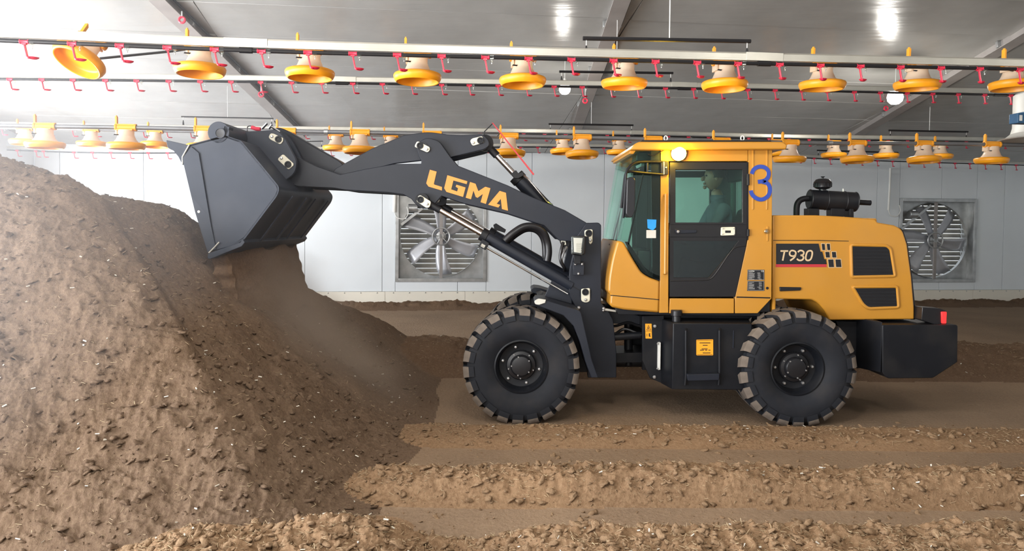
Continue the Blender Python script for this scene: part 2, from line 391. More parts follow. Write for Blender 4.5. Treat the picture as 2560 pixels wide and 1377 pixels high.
# end walls and the near wall
def gable(name, u, op=None):
    m = MB(); t = 0.12
    def poly(pts): m.add(*prism_vf([hp(u, v, z) for v, z in pts], U * (t if u > 0 else -t)))
    if op is None: poly([(VN, -0.1), (VW, -0.1), (VW, ceil_z(VW)), (VR, ceil_z(VR)), (VN, ceil_z(VN))])
    else:
        poly([(VN, -0.1), (op[0], -0.1), (op[0], op[3]), (VN, op[3])]); poly([(op[1], -0.1), (VW, -0.1), (VW, op[3]), (op[1], op[3])])
        poly([(VN, op[3]), (VW, op[3]), (VW, ceil_z(VW)), (VR, ceil_z(VR)), (VN, max(ceil_z(VN), op[3] + .05))])
    return tag(m.build(name, 'wall_white', smooth=False), kind='structure')
gable('wall_left', UL, DOOR); gable('wall_right', URT)
m = MB(); zt = ceil_z(VN)
m.add(*hbox(UL, FILL_OPENING[0], VN - 0.12, VN, -0.1, zt)) if FILL_OPENING[0] > UL else None
m.add(*hbox(FILL_OPENING[1], URT, VN - 0.12, VN, -0.1, zt)); m.add(*hbox(max(FILL_OPENING[0], UL), FILL_OPENING[1], VN - 0.12, VN, FILL_OPENING[3], zt))
tag(m.build('wall_front', 'wall_white', smooth=False), kind='structure')
# ceiling: roof deck, and panels laid along the house with open joints
def cslab(u0, u1, v0, v1, d0, d1):
    return prism_vf([hp(u0, v0, ceil_z(v0) + d0), hp(u1, v0, ceil_z(v0) + d0), hp(u1, v1, ceil_z(v1) + d0), hp(u0, v1, ceil_z(v1) + d0)], (0, 0, d1 - d0))
m = MB(); m.add(*cslab(UL - .3, URT + .3, VR, VW + .3, 0.06, 0.14)); m.add(*cslab(UL - .3, URT + .3, VN - .3, VR, 0.0, 0.14))
ceiling = m.build('ceiling', 'ceiling_panel', smooth=False); tag(ceiling, kind='structure')
RAFT = [((415, 0), (738, 318)), ((1548, 0), (1437, 322)), ((2580, 62), (2120, 340))]
ru = []
for a, b in RAFT:
    pa, pb = CE(*a) - CAMPOS, CE(*b) - CAMPOS; ru.append((pa.dot(U) + pb.dot(U)) / 2)
us = [UL] + ru + [URT]
rng = random.Random(3)
for i in range(len(us) - 1):
    v = VW
    while v > VR + 0.05:
        w = 0.98; a, b = max(v - w, VR), v; v -= w
        tilt = [rng.uniform(-0.012, 0.012) for _ in range(4)]
        pts = [hp(us[i] + .004, a + .005, ceil_z(a) + tilt[0]), hp(us[i + 1] - .004, a + .005, ceil_z(a) + tilt[1]), hp(us[i + 1] - .004, b - .005, ceil_z(b) + tilt[2]), hp(us[i] + .004, b - .005, ceil_z(b) + tilt[3])]
        mesh('ceiling_panel', *prism_vf(pts, (0, 0, 0.05)), 'ceiling_panel', ceiling, bevel=0.004)
# rafters: a channel with a lip and a conduit along its side
for i, (a, b) in enumerate(RAFT):
    pa, pb = CE(*a), CE(*b); d = (pb - pa).normalized(); pa = pa - d * 2.2; pb = pb + d * 0.45
    L = (pb - pa); up = d.cross(Vector((d.y, -d.x, 0))).normalized(); up = up if up.z > 0 else -up; side = d.cross(up).normalized()
    r = empty('rafter', pa, ['grey steel rafter sloping down the bright left part of the ceiling', 'grey steel rafter sloping down the middle of the ceiling behind the long black hanging bar', 'grey steel rafter sloping down the dark right part of the ceiling'][i], 'rafter', 'roof rafters')
    c = (pa + pb) / 2
    mesh('web', *box_vf(c - up * 0.05, L / 2, up * 0.05, side * 0.07), 'rafter_steel', r, bevel=0.004)
    mesh('flange', *box_vf(c - up * 0.106, L / 2, up * 0.006, side * 0.105), 'rafter_steel', r, bevel=0.002)
    tube('conduit', [pa - up * 0.03 + side * 0.125, pb - up * 0.03 + side * 0.125], 0.016, 'black_pipe', r, 6)
    for k in range(5): 
        q = pa + L * (0.14 + 0.2 * k) - up * 0.05
        mesh('cleat', *box_vf(q, d * 0.025, up * 0.045, side * 0.12), 'galvanised', r, bevel=0.003)
# ------------------------------------------------------------------ litter: one height field, cut into the pile, the windrows and the packed tracks
def vnoise(x, y, seed):
    xi, yi = np.floor(x).astype(np.int64), np.floor(y).astype(np.int64); xf, yf = x - xi, y - yi
    def h(a, b):
        n = (a * 374761393 + b * 668265263 + seed * 974634541) & 0x7fffffff; n = ((n ^ (n >> 13)) * 1274126177) & 0x7fffffff; n = n ^ (n >> 16)
        return (n & 0xffff) / 65535.0
    sx, sy = xf * xf * (3 - 2 * xf), yf * yf * (3 - 2 * yf)
    return (h(xi, yi) * (1 - sx) + h(xi + 1, yi) * sx) * (1 - sy) + (h(xi, yi + 1) * (1 - sx) + h(xi + 1, yi + 1) * sx) * sy
def fbm(x, y, s, octv, seed, rough=0.5):
    o, a, t = 0, 1.0, 0
    for k in range(octv): o = o + a * (vnoise(x * s + 17.3 * k, y * s - 9.1 * k, seed + k) - 0.5); t += a; a *= rough; s *= 2.03
    return o / t
def lumps(x, y, s, seed):
    n = vnoise(x * s, y * s, seed) - 0.5; n2 = vnoise(x * s * 2.3 + 5, y * s * 2.3, seed + 9) - 0.5
    return (1 - 2.2 * np.abs(n)) * 0.6 + (1 - 2.2 * np.abs(n2)) * 0.4 - 0.55
def sst(a, b, x): t = np.clip((x - a) / (b - a), 0, 1); return t * t * (3 - 2 * t)
def smin(a, b, k): h = np.clip(0.5 + 0.5 * (b - a) / k, 0, 1); return b * (1 - h) + a * h - k * h * (1 - h)
def comps(X, d):
    """heights of pile and windrows at (X, distance d in front of the camera)"""
    w1 = fbm(X, d, 0.45, 3, 5); w2 = fbm(X, d, 1.1, 3, 25)
    foot = -1.12 + 0.55 * w1 + 0.30 * sst(6.2, 7.2, d) * sst(8.6, 7.6, d) * 0 
    right = 0.75 * 0.16 * np.log1p(np.exp(np.clip((foot - X) / 0.16, -30, 30))) - 0.012
    near = 0.92 * (d - 4.02 - 0.25 * w1 + 0.10 * np.clip(-1.6 - X, 0, 9))
    far = 2.62 - 0.62 * (d - 6.9)
    pile = smin(smin(right, near, 0.35), smin(far, 2.50 + 0.2 * w1 + 0 * X, 0.3), 0.3)
    pile = pile + 0.27 * np.exp(-((X + 3.2) / 0.5) ** 2 - ((d - 7.3) / 0.8) ** 2) - 0.07 * np.exp(-((X + 4.15) / 0.22) ** 2 - ((d - 6.7) / 1.4) ** 2)
    sd = ((X + 4.2) * -0.73 - (d - 7.2) * 0.685) + 0.35 * fbm(X, d, 1.6, 3, 35)          # an older slump lying against the near left face
    pile = pile + 0.13 * sst(-0.10, 0.06, sd) * sst(1.5, 0.2, sd) * sst(4.6, 5.4, d) * sst(6.95, 6.4, d) * sst(0.2, 0.6, pile)
    pile = pile + (0.13 * w2 + 0.07 * np.abs(fbm(X, d, 2.2, 3, 45)) * 2 - 0.03) * sst(0.0, 0.4, pile)
    def row(d0, d1, h, e0, e1, seed, xl=-1.6):
        q = fbm(X, d * 0 + seed, 0.9, 3, seed) ; a = d0 + 0.12 * q; b = d1 + 0.12 * fbm(X, d * 0 + seed + 3, 0.9, 3, seed + 7)
        return h * (1 + 0.8 * q) * sst(a, a + e0, d) * sst(b, b - e1, d) * sst(xl, xl + 0.9, X)
    A = row(6.02, 6.74, 0.058, 0.22, 0.14, 31); B = row(4.74, 5.42, 0.15, 0.22, 0.25, 41)
    C = row(2.2, 4.36, 0.17, 0.3, 0.22, 51, -2.4)
    C = C + 0.10 * np.exp(-((X + 0.95) / 0.3) ** 2 - ((d - 4.25) / 0.22) ** 2) - 0.13 * np.exp(-((X + 0.25) / 0.38) ** 2 - ((d - 4.0) / 0.3) ** 2)
    D = row(8.75, 10.9, 0.27, 0.75, 0.8, 61, -2.2)
    vv = X * N.x + d * N.y
    E = 0.13 * sst(15.7, 16.3, vv) * (1 + 1.2 * fbm(X, d, 1.5, 3, 71))
    return np.stack([np.zeros_like(X) + 0.004, pile, A, B, C, D, E])
def height(X, d):
    c = comps(X, d); k = np.argmax(c, axis=0); z = np.max(c, axis=0)
    full = sst(0.02, 0.12, z)
    near = np.clip(7.0 / d, 0.5, 1.5)
    e = d + 1.1 * z; L1 = lumps(X, e, 4.5, 3); L2 = lumps(X, e, 12.0, 13); L3 = lumps(X, e, 27.0, 23) + 0.6 * lumps(X, e, 55.0, 33)
    amp = np.where(k == 1, 0.85, np.where(k == 2, 0.6, 1.0))
    slide = np.where(k == 1, sst(-3.0, -2.2, X) * sst(6.3, 7.0, d), 0)          # freshly slid litter below the bucket is smoother
    amp = amp * (1 - 0.6 * slide)
    z = z + full * amp * (0.050 * L1 + 0.036 * L2 + 0.019 * L3) + (1 - full) * (0.010 * fbm(X * 0.35, d * 1.6, 2.0, 4, 81) + 0.004 * L3)
    return z, k
pxs = np.arange(-560, 3000, 4.0); ds = 3.0 * np.exp(np.arange(0, 1, 1 / 600.0) * math.log(18.4 / 3.0))
PX, DD = np.meshgrid(pxs, ds); XX = (PX - 1280) / F * DD
ZZ, KK = height(XX, DD)
inside = ((XX * U.x + DD * U.y) > UL + 0.03) & ((XX * U.x + DD * U.y) < URT) & ((XX * N.x + DD * N.y) < VW + 0.02)
nr, nc = XX.shape
kf = KK[:-1, :-1]; ok = inside[:-1, :-1] & inside[1:, :-1] & inside[:-1, 1:] & inside[1:, 1:]
def smooth_label(k):
    return k
names = [('packed_track_dirt', 'packed_dirt', 'bare packed brown track dirt between the litter rows', 'dirt'),
         ('litter_pile', 'litter_pile', 'tall brown heap of poultry litter under and left of the raised bucket', 'litter heap'),
         ('litter_windrow', 'litter_row', 'narrow loose litter row in front of the loader wheels', 'litter row'),
         ('litter_windrow', 'litter_row', 'broad clumpy litter row, second one in front of the loader wheels', 'litter row'),
         ('litter_windrow', 'litter_row', 'pale clumpy litter row nearest the viewer along the bottom edge', 'litter row'),
         ('litter_windrow', 'litter_dark', 'dark litter row running behind the loader', 'litter row'),
         ('litter_windrow', 'litter_dark', 'thin litter row lying along the foot of the back wall', 'litter row')]
ii, jj = np.meshgrid(np.arange(nr - 1), np.arange(nc - 1), indexing='ij')
for k, (nm, mt, lab, cat) in enumerate(names):
    sel = (kf == k) & ok
    if not sel.any(): continue
    I, J = ii[sel], jj[sel]; q = np.stack([I * nc + J, I * nc + J + 1, (I + 1) * nc + J + 1, (I + 1) * nc + J], 1)
    used, inv = np.unique(q.ravel(), return_inverse=True)
    P = np.stack([XX.ravel()[used], DD.ravel()[used] + CAMPOS.y, ZZ.ravel()[used]], 1)
    me = bpy.data.meshes.new(nm); nf = len(q)
    me.vertices.add(len(P)); me.vertices.foreach_set('co', P.ravel()); me.loops.add(nf * 4); me.loops.foreach_set('vertex_index', inv.ravel().astype(np.int32))
    me.polygons.add(nf); me.polygons.foreach_set('loop_start', np.arange(nf, dtype=np.int32) * 4); me.update(calc_edges=True)
    me.polygons.foreach_set('use_smooth', [True] * nf); me.materials.append(MAT[mt])
    o = bpy.data.objects.new(nm, me); link(o); tag(o, lab, cat, None, 'stuff')
# scattered clods, straw and feathers: nobody could count them
def scatter(n, fn, seed):
    r = np.random.RandomState(seed); out = []
    px = r.uniform(-300, 2860, n * 4); d = 3.6 * np.exp(r.uniform(0, 1, n * 4) * math.log(13.0 / 3.6)); X = (px - 1280) / F * d
    z, k = height(X, d); c = comps(X, d).max(0); keep = fn(X, d, z, k, c, r.uniform(0, 1, n * 4))
    idx = np.where(keep)[0][:n]; return X[idx], d[idx], z[idx], k[idx], r
ico = bmesh.new(); bmesh.ops.create_icosphere(ico, subdivisions=2, radius=1); IV = np.array([v.co[:] for v in ico.verts]); IF = np.array([[v.index for v in f.verts] for f in ico.faces]); ico.free()
def raw_mesh(nm, V, Fc, mt, lab, cat, smooth=True):
    me = bpy.data.meshes.new(nm); nf, w = Fc.shape; me.vertices.add(len(V)); me.vertices.foreach_set('co', V.ravel()); me.loops.add(nf * w); me.loops.foreach_set('vertex_index', Fc.ravel().astype(np.int32))
    me.polygons.add(nf); me.polygons.foreach_set('loop_start', np.arange(nf, dtype=np.int32) * w); me.update(calc_edges=True); me.materials.append(MAT[mt])
    if smooth: me.polygons.foreach_set('use_smooth', [True] * nf)
    o = bpy.data.objects.new(nm, me); link(o); return tag(o, lab, cat, None, 'stuff')
def clods(nm, n, seed, fn, smin_, smax_, mt, lab):
    X, d, z, k, r = scatter(n, fn, seed); m = len(X); nv = len(IV)
    s = (smin_ + (smax_ - smin_) * r.uniform(0, 1, m) ** 4.5)
    V = np.zeros((m, nv, 3))
    for i in range(m):
        ph = r.uniform(0, 50, 3); w = 1 + 1.3 * (vnoise(IV[:, 0] * 1.7 + ph[0], IV[:, 1] * 1.7 + IV[:, 2] * 1.3 + ph[1], 3) - 0.5) + 0.5 * (vnoise(IV[:, 0] * 4.2 + ph[1], IV[:, 1] * 4.2 + IV[:, 2] * 3.1 + ph[2], 8) - 0.5)
        a = r.uniform(0, 2 * PI); ca, sa = math.cos(a), math.sin(a); sc = np.array([1.2, r.uniform(0.5, 0.9), r.uniform(0.25, 0.6)])
        P = IV * w[:, None] * sc * s[i]; tl = r.uniform(-0.7, 0.7); ct, st_ = math.cos(tl), math.sin(tl); P = np.stack([P[:, 0] * ct - P[:, 2] * st_, P[:, 1], P[:, 0] * st_ + P[:, 2] * ct], 1); Q = np.stack([P[:, 0] * ca - P[:, 1] * sa, P[:, 0] * sa + P[:, 1] * ca, P[:, 2]], 1)
        V[i] = Q + np.array([X[i], d[i] + CAMPOS.y, z[i] + s[i] * 0.12])
    Fc = (IF[None] + (np.arange(m) * nv)[:, None, None]).reshape(-1, 3); return raw_mesh(nm, V.reshape(-1, 3), Fc, mt, lab, 'litter clods', True)
clods('litter_clods', 9000, 5, lambda X, d, z, k, c, r: (k >= 2) & (k < 5) & (c > 0.015) & ((d < 6.9) | (r < 0.3)), 0.004, 0.033, 'clod', 'loose crumbly clods lying over the litter rows')
clods('heap_clods', 4500, 6, lambda X, d, z, k, c, r: (k == 1) & (X > -6) & ((d < 6.6) | (r < 0.4)), 0.004, 0.034, 'litter_pile', 'loose crumbly clods lying over the big litter heap')
clods('track_crumbs', 700, 8, lambda X, d, z, k, c, r: (k == 0) & (d < 7), 0.006, 0.028, 'clod', 'small litter crumbs strewn on the bare tracks')
def bits(nm, n, seed, fn, l0, l1, wid, mt, lab, cat):
    X, d, z, k, r = scatter(n, fn, seed); m = len(X); L = r.uniform(l0, l1, m); a = r.uniform(0, 2 * PI, m); t = r.uniform(-0.35, 0.6, m)
    D = np.stack([np.cos(a) * np.cos(t), np.sin(a) * np.cos(t), np.sin(t)], 1); S = np.stack([-np.sin(a), np.cos(a), np.zeros(m)], 1); T = np.cross(D, S)
    C = np.stack([X, d + CAMPOS.y, z + 0.008], 1); w = wid * r.uniform(0.6, 1.3, m)[:, None]; V = np.zeros((m, 6, 3))
    for q, (e, an) in enumerate([(e, an) for e in (-0.5, 0.5) for an in (0, 2.1, 4.2)]): V[:, q] = C + D * (e * L)[:, None] + S * w * math.cos(an) + T * w * math.sin(an)
    base = np.array([[0, 1, 4, 3], [1, 2, 5, 4], [2, 0, 3, 5]]); Fc = (base[None] + (np.arange(m) * 6)[:, None, None]).reshape(-1, 4)
    return raw_mesh(nm, V.reshape(-1, 3), Fc, mt, lab, cat, False)
bits('straw_bits', 9000, 11, lambda X, d, z, k, c, r: (k >= 1) & (k < 6) & (c > 0.03) & ((k > 1) | (r < 0.22)), 0.010, 0.045, 0.0014, 'straw', 'pale short straw bits sprinkled over the litter', 'straw')
bits('feathers', 420, 12, lambda X, d, z, k, c, r: (c > 0.02), 0.012, 0.03, 0.0050, 'feather', 'small white feathers and husks sprinkled over the litter', 'feathers')
# litter falling off the cutting edge, streaming into the heap
def falling():
    nx, ny = 90, 46; V, Fc = [], []
    for side in (0, 1):
        for j in range(ny):
            for i in range(nx):
                s, t = i / (nx - 1), j / (ny - 1)                     # s along the cutting edge (near -> far), t downwards
                Y = 0.0 + 1.82 * s; top = Vector((-2.70 + 0.12 * s, Y, 1.60)); 
                X = top.x + 0.10 * t + (0.13 + 0.14 * t) * (1 if side else -1) * math.sin(PI * min(max(s * 1.0, 0.03), 0.97)) ** 0.3
                X += 0.05 * float(fbm(np.array(Y * 1.0), np.array(t * 0.4 + side * 3.1), 5.0, 4, 91)); z = top.z - 0.66 * t - 0.03 * math.sin(9 * Y)
                V.append((X, Y + 0.02 * math.sin(30 * t + 9 * X), z))
        k = side * nx * ny
        for j in range(ny - 1):
            for i in range(nx - 1): a = k + j * nx + i; Fc.append((a, a + 1, a + nx + 1, a + nx))
    k = nx * ny
    for j in range(ny - 1):
        for i in (0, nx - 1): a = j * nx + i; Fc.append((a, a + nx, k + a + nx, k + a))
    for i in range(nx - 1): Fc.append((i, i + 1, k + i + 1, k + i))
    o = mesh('falling_litter', V, Fc, 'litter_dark'); tag(o, 'stream of dark litter falling from the tipped bucket onto the heap', 'falling litter', None, 'stuff')
falling()
def ellipsoid(name, c, r, mt, lab, rot=0.0, tilt=0.0):
    bm = bmesh.new(); bmesh.ops.create_icosphere(bm, subdivisions=3, radius=1); M = Matrix.Translation(c) @ Matrix.Rotation(rot, 4, 'Z') @ Matrix.Rotation(tilt, 4, 'Y') @ Matrix.Diagonal((*r, 1)); 
    me = bpy.data.meshes.new(name); bm.to_mesh(me); bm.free(); me.materials.append(MAT[mt]); o = bpy.data.objects.new(name, me); o.matrix_basis = M; link(o); tag(o, lab, 'dust', None, 'stuff')
haze('haze_pale', 0.011, (0.93, 0.95, 1.0)); haze('haze_thin', 0.045, (0.92, 0.95, 1.0)); haze('dust_brown', 1.0, (0.66, 0.55, 0.45), 0.0, True); haze('dust_brown_core', 1.5, (0.60, 0.49, 0.40), 0.0, True)
ellipsoid('dust_haze', (-5.1, 1.1, 2.0), (3.7, 5.6, 2.6), 'haze_pale', 'wide pale dust haze hanging over the left end of the house')
ellipsoid('dust_haze', (-4.9, -1.4, 1.3), (2.6, 3.2, 1.7), 'haze_thin', 'pale bluish dust haze in front of the big heap')
ellipsoid('dust_cloud', (-2.35, 0.75, 1.05), (0.85, 1.25, 0.65), 'dust_brown_core', 'brown dust cloud boiling up right under the bucket edge', tilt=0.6)
ellipsoid('dust_cloud', (-1.75, 0.35, 0.62), (1.35, 1.1, 0.50), 'dust_brown', 'brown dust cloud rolling down the right flank of the heap', tilt=0.62)
# ------------------------------------------------------------------ the wheel loader
def crop(ox, oy, s): return lambda pts: [(ox + p[0] / s, oy + p[1] / s) + tuple(p[2:]) for p in pts]
LD = empty('wheel_loader', W(1640, 1066, 0.9) * 1.0, 'yellow wheel loader with dark grey boom, tipping litter from its raised bucket', 'wheel loader')
SC_ = F / 6.8                                         # photo pixels per metre in the plane of the near wheels
def P(name, poly, Y0, Y1, mat, parent=LD, **k): return ext(name, poly, Y0, Y1, mat, parent, **k)
def T(name, pts, r, mat, parent=LD, n=10, sm=0, **k):
    q = [W(*p) for p in pts]; q = smooth_path(q, sm) if sm else q
    return tube(name, q, r, mat, parent, n, **k)
def TY(name, px, py, ref, Y0, Y1, r, mat, parent=LD, n=20, **k):
    c = W(px, py, ref); return tube(name, [(c.x, Y0, c.z), (c.x, Y1, c.z)], r, mat, parent, n, **k)
def disc(name, px, py, Y, r, h, mat, parent=LD, n=20, rim=0.15):
    """a short cylinder whose outer face looks along -y"""
    return lathe(name, [(0, h), (r * (1 - rim), h), (r, h * (1 - rim)), (r, 0)], n, W(px, py, Y), mat, parent, axis=(0, -1, 0))
def bolt(px, py, Y, r=0.014, parent=LD, name='bolt', mat='steel_bolt'):
    return lathe(name, [(0, 0.016), (r * .7, 0.014), (r, 0.009), (r, 0)], 6, W(px, py, Y), mat, parent, axis=(0, -1, 0))
def pin_plate(poly, hole, nut, Y, parent):
    p = P('pin_plate', poly, Y - 0.014, Y, 'cream_plate', parent, bevel=0.003)
    lathe('pin_end', [(0, 0.004), (0.016, 0.004), (0.020, 0.010), (0.032, 0.010), (0.034, 0.0)], 18, W(hole[0], hole[1], Y - 0.014), 'black_paint', p, axis=(0, -1, 0))
    bolt(nut[0], nut[1], Y - 0.014, 0.014, p); return p
# ---- wheels
R_T, W_T = 0.545, 0.43
def wheel(px, py, Y, rot, yaw=0.0, far=False):
    c = W(px, py, 0.0); c = Vector((c.x, Y + W_T / 2, R_T - 0.012))
    prof = [(0.235, -0.150), (0.262, -0.165), (0.30, -0.195), (0.37, -0.214), (0.43, -0.212), (0.475, -0.200), (0.500, -0.185), (0.508, -0.12), (0.512, 0), (0.508, 0.12), (0.500, 0.185), (0.475, 0.200), (0.43, 0.212), (0.37, 0.214), (0.30, 0.195), (0.262, 0.165), (0.235, 0.150)]
    v, f = lathe_vf(prof, 64, (0, 0, 0), (0, 1, 0)); t = mesh('wheel', v, f, 'rubber', None, centre=False, smooth=True, angle=0.9)
    t.matrix_basis = Matrix.Translation(c) @ Matrix.Rotation(yaw, 4, 'Z') @ (Matrix.Rotation(PI, 4, 'Z') if far else Matrix.Identity(4)) @ Matrix.Rotation(rot, 4, 'Y'); WM[t.name] = t.matrix_basis.copy()
    t.parent = LD; t.matrix_parent_inverse = WM[LD.name].inverted()
    def sub(o): o.parent = t; o.matrix_parent_inverse = Matrix.Identity(4)
    def lathe_l(nm, pr, n, mat, cc=(0, 0, 0)):
        a, b = lathe_vf(pr, n, (0, 0, 0), (0, -1, 0)); o = mesh(nm, a, b, mat, None, centre=False); o.matrix_basis = Matrix.Translation(cc); sub(o); return o
    lathe_l('rim', [(0.245, 0.150), (0.252, 0.168), (0.240, 0.172), (0.226, 0.150), (0.215, 0.10), (0.205, 0.062), (0.155, 0.055), (0.0, 0.055)], 48, 'black_paint')
    lathe_l('rim_back', [(0.245, -0.150), (0.226, -0.150), (0.20, -0.02), (0.0, -0.02)], 32, 'black_paint')
    lathe_l('hub', [(0.142, 0.05), (0.142, 0.085), (0.132, 0.098), (0.105, 0.104), (0.10, 0.130), (0.088, 0.142), (0.060, 0.146), (0.0, 0.146)], 36, 'black_plastic')
    for k in range(6):
        a = PI / 6 + k * PI / 3 + 0.5; lathe_l('wheel_nut', [(0, 0.030), (0.011, 0.028), (0.016, 0.020), (0.016, 0)], 6, 'steel_bolt', (0.176 * math.cos(a), -0.052, 0.176 * math.sin(a)))
    for rr, nn, hh in ((0.122, 5, 0.100), (0.090, 5, 0.140)):
        for k in range(nn):
            a = k * 2 * PI / nn + rr * 9; lathe_l('hub_bolt', [(0, 0.012), (0.006, 0.012), (0.008, 0.008), (0.008, 0)], 6, 'steel_bolt', (rr * math.cos(a), -hh, rr * math.sin(a)))
    # tread lugs: slanted bars from the shoulder to past the middle, alternately from each side
    n = 22; protos = []
    for sgn in (-1, 1):
        vs = []
        st = [(-0.223, 0.0, 0.440, 0.488), (-0.212, 0.0, 0.478, 0.522), (-0.19, 0.01, 0.495, 0.543), (-0.10, 0.075, 0.500, 0.547), (0.0, 0.15, 0.503, 0.549), (0.035, 0.165, 0.503, 0.548)]
        for (w, th, r0, r1) in st:
            for (dth, r) in ((-0.110, r0), (-0.098, r1), (0.098, r1), (0.110, r0)):
                a = th + dth * (1.0 if w < -0.15 else 0.72); vs.append((r * math.cos(a), w if sgn < 0 else -w, r * math.sin(a)))
        fs = []; m = len(st)
        for i in range(m - 1):
            for q in range(4): fs.append((i * 4 + q, i * 4 + (q + 1) % 4, (i + 1) * 4 + (q + 1) % 4, (i + 1) * 4 + q))
        fs += [(0, 1, 2, 3), tuple((m - 1) * 4 + q for q in (3, 2, 1, 0))]
        protos.append((vs, fs))
    for s_, (vs, fs) in enumerate(protos):
        o = mesh('tread_lug', vs, fs, 'dusty_rubber', None, centre=False, smooth=True, angle=0.5); sub(o)
        fm = [1] * len(fs)
        for i in range(5): fm[i * 4 + 1] = 0
        o.data.materials.clear(); o.data.materials.append(MAT['dusty_rubber']); o.data.materials.append(MAT['rubber']); o.data.polygons.foreach_set('material_index', fm)
        for k in range(n):
            c2 = o if k == 0 else o.copy()
            if k: COL.objects.link(c2); c2.parent = t; c2.matrix_parent_inverse = Matrix.Identity(4)
            c2.matrix_basis = Matrix.Rotation(2 * PI * (k + 0.5 * s_) / n, 4, 'Y')
    return t
wheel(1303, 925, 0.0, 0.2); wheel(1999, 927, 0.0, 1.0)
wheel(1303 + 32, 925, 1.42, 0.4, far=True); wheel(1999, 927, 1.42, 0.8, far=True)
def axle(px):
    c = W(px, 925, 0.0); v, f = lathe_vf([(0, 0), (0.10, 0), (0.11, 0.15), (0.09, 0.25), (0.12, 0.45), (0.20, 0.52), (0.22, 0.62), (0.20, 0.72), (0.12, 0.80), (0.09, 1.0), (0.11, 1.12), (0.10, 1.26), (0, 1.26)], 20, (c.x, 0.28, R_T), (0, 1, 0))
    mesh('axle', v, f, 'black_paint', LD)
axle(1303); axle(1999)
# ---- front frame: two tower plates joined by cross plates, fenders
tower = [(1466, 557, 4), (1497, 556, 6), (1503, 563), (1503, 757), (1520, 775), (1533, 800), (1541, 880), (1541, 944), (1470, 944), (1458, 850), (1440, 770), (1422, 735), (1424, 672), (1444, 588)]
ff = P('front_frame', tower, 0.42, 0.47, 'dark_paint', bevel=0.006)
P('front_frame', tower, 1.26, 1.31, 'dark_paint', bevel=0.006, ref=0.42)
P('tower_back_plate', [(1488, 560), (1503, 562), (1503, 780), (1490, 780)], 0.47, 1.26, 'dark_paint', ref=0.42)
P('frame_cross_plate', [(1345, 745), (1360, 742), (1500, 790), (1500, 930), (1440, 930), (1400, 830)], 0.50, 1.24, 'black_paint')
P('tower_side_plate', [(1380, 701), (1425, 690), (1430, 760), (1362, 741)], 0.44, 0.50, 'dark_paint')
pin_plate([(1461, 575, 5), (1482, 573, 5), (1481, 606, 4), (1476, 611, 2), (1473, 607), (1472, 592), (1462, 590)], (1472, 583), (1476, 600), 0.42, ff)
pin_plate([(1453, 722, 4), (1475, 720, 4), (1475, 753, 7), (1465, 757, 6), (1453, 753, 7)], (1463.5, 730), (1464, 749), 0.42, ff)
bolt(1447, 769, 0.42, 0.018, ff)
fend_o = [(1336, 754, 6), (1346, 748, 4), (1364, 750, 4), (1402, 762), (1452, 776, 10), (1464, 830), (1480, 900), (1496, 944)]
fend_i = [(1478, 944), (1464, 905), (1450, 855), (1434, 815), (1408, 788), (1354, 768), (1338, 762, 3)]
for y0, y1 in ((0.02, 0.46), (1.28, 1.72)): P('fender', fend_o + fend_i, y0, y1, 'dark_paint', bevel=0.006, ref=0.02)
P('fender_lip', [(1335, 753, 5), (1346, 746, 4), (1365, 749), (1363, 757), (1348, 762), (1338, 761, 4)], 0.005, 0.03, 'zinc', bevel=0.003)
# ---- headlamps
def headlamp(Y, D=0.24):
    def P(nm, po, a, b, mt, pa=LD, **k): return ext(nm, po, a, b, mt, pa, ref=a - Y + D, **k)
    def bolt_(x, y, yy, r, pa): c = W(x, y, yy - Y + D); return lathe('bolt', [(0, 0.016), (r * .7, 0.014), (r, 0.009), (r, 0)], 6, (c.x, yy, c.z), 'steel_bolt', pa, axis=(0, -1, 0))
    h = P('headlamp', [(1431, 591, 3), (1465, 590, 3), (1462, 636, 4), (1430, 637, 4)], Y + 0.02, Y + 0.14, 'black_plastic', bevel=0.008)
    P('lens', [(1428, 590, 4), (1462, 591, 4), (1456, 638, 4), (1429, 634, 4)], Y - 0.02, Y + 0.02, 'clear_plastic', h, bevel=0.006)
    P('reflector', [(1434, 594), (1457, 595), (1452, 633), (1435, 630)], Y + 0.0, Y + 0.022, 'white_strip', h, bevel=0.002)
    for k in range(5): P('reflector_rib', [(1441, 608 + 5 * k), (1454, 608 + 5 * k), (1453.5, 611 + 5 * k), (1441, 611 + 5 * k)], Y - 0.006, Y + 0.0, 'zinc', h, bevel=0.0)
    P('lamp_arm', [(1434, 636), (1452, 638), (1452, 660), (1436, 660)], Y + 0.06, Y + 0.10, 'black_paint', h)
    P('lamp_bracket', [(1433, 655), (1461, 655), (1460, 688), (1433, 688)], Y + 0.10, Y + 0.18, 'dark_paint', h)
    for x, y in ((1438, 660), (1455, 660), (1446, 684)): bolt_(x, y, Y + 0.10, 0.013, h)
headlamp(0.24); headlamp(1.34)
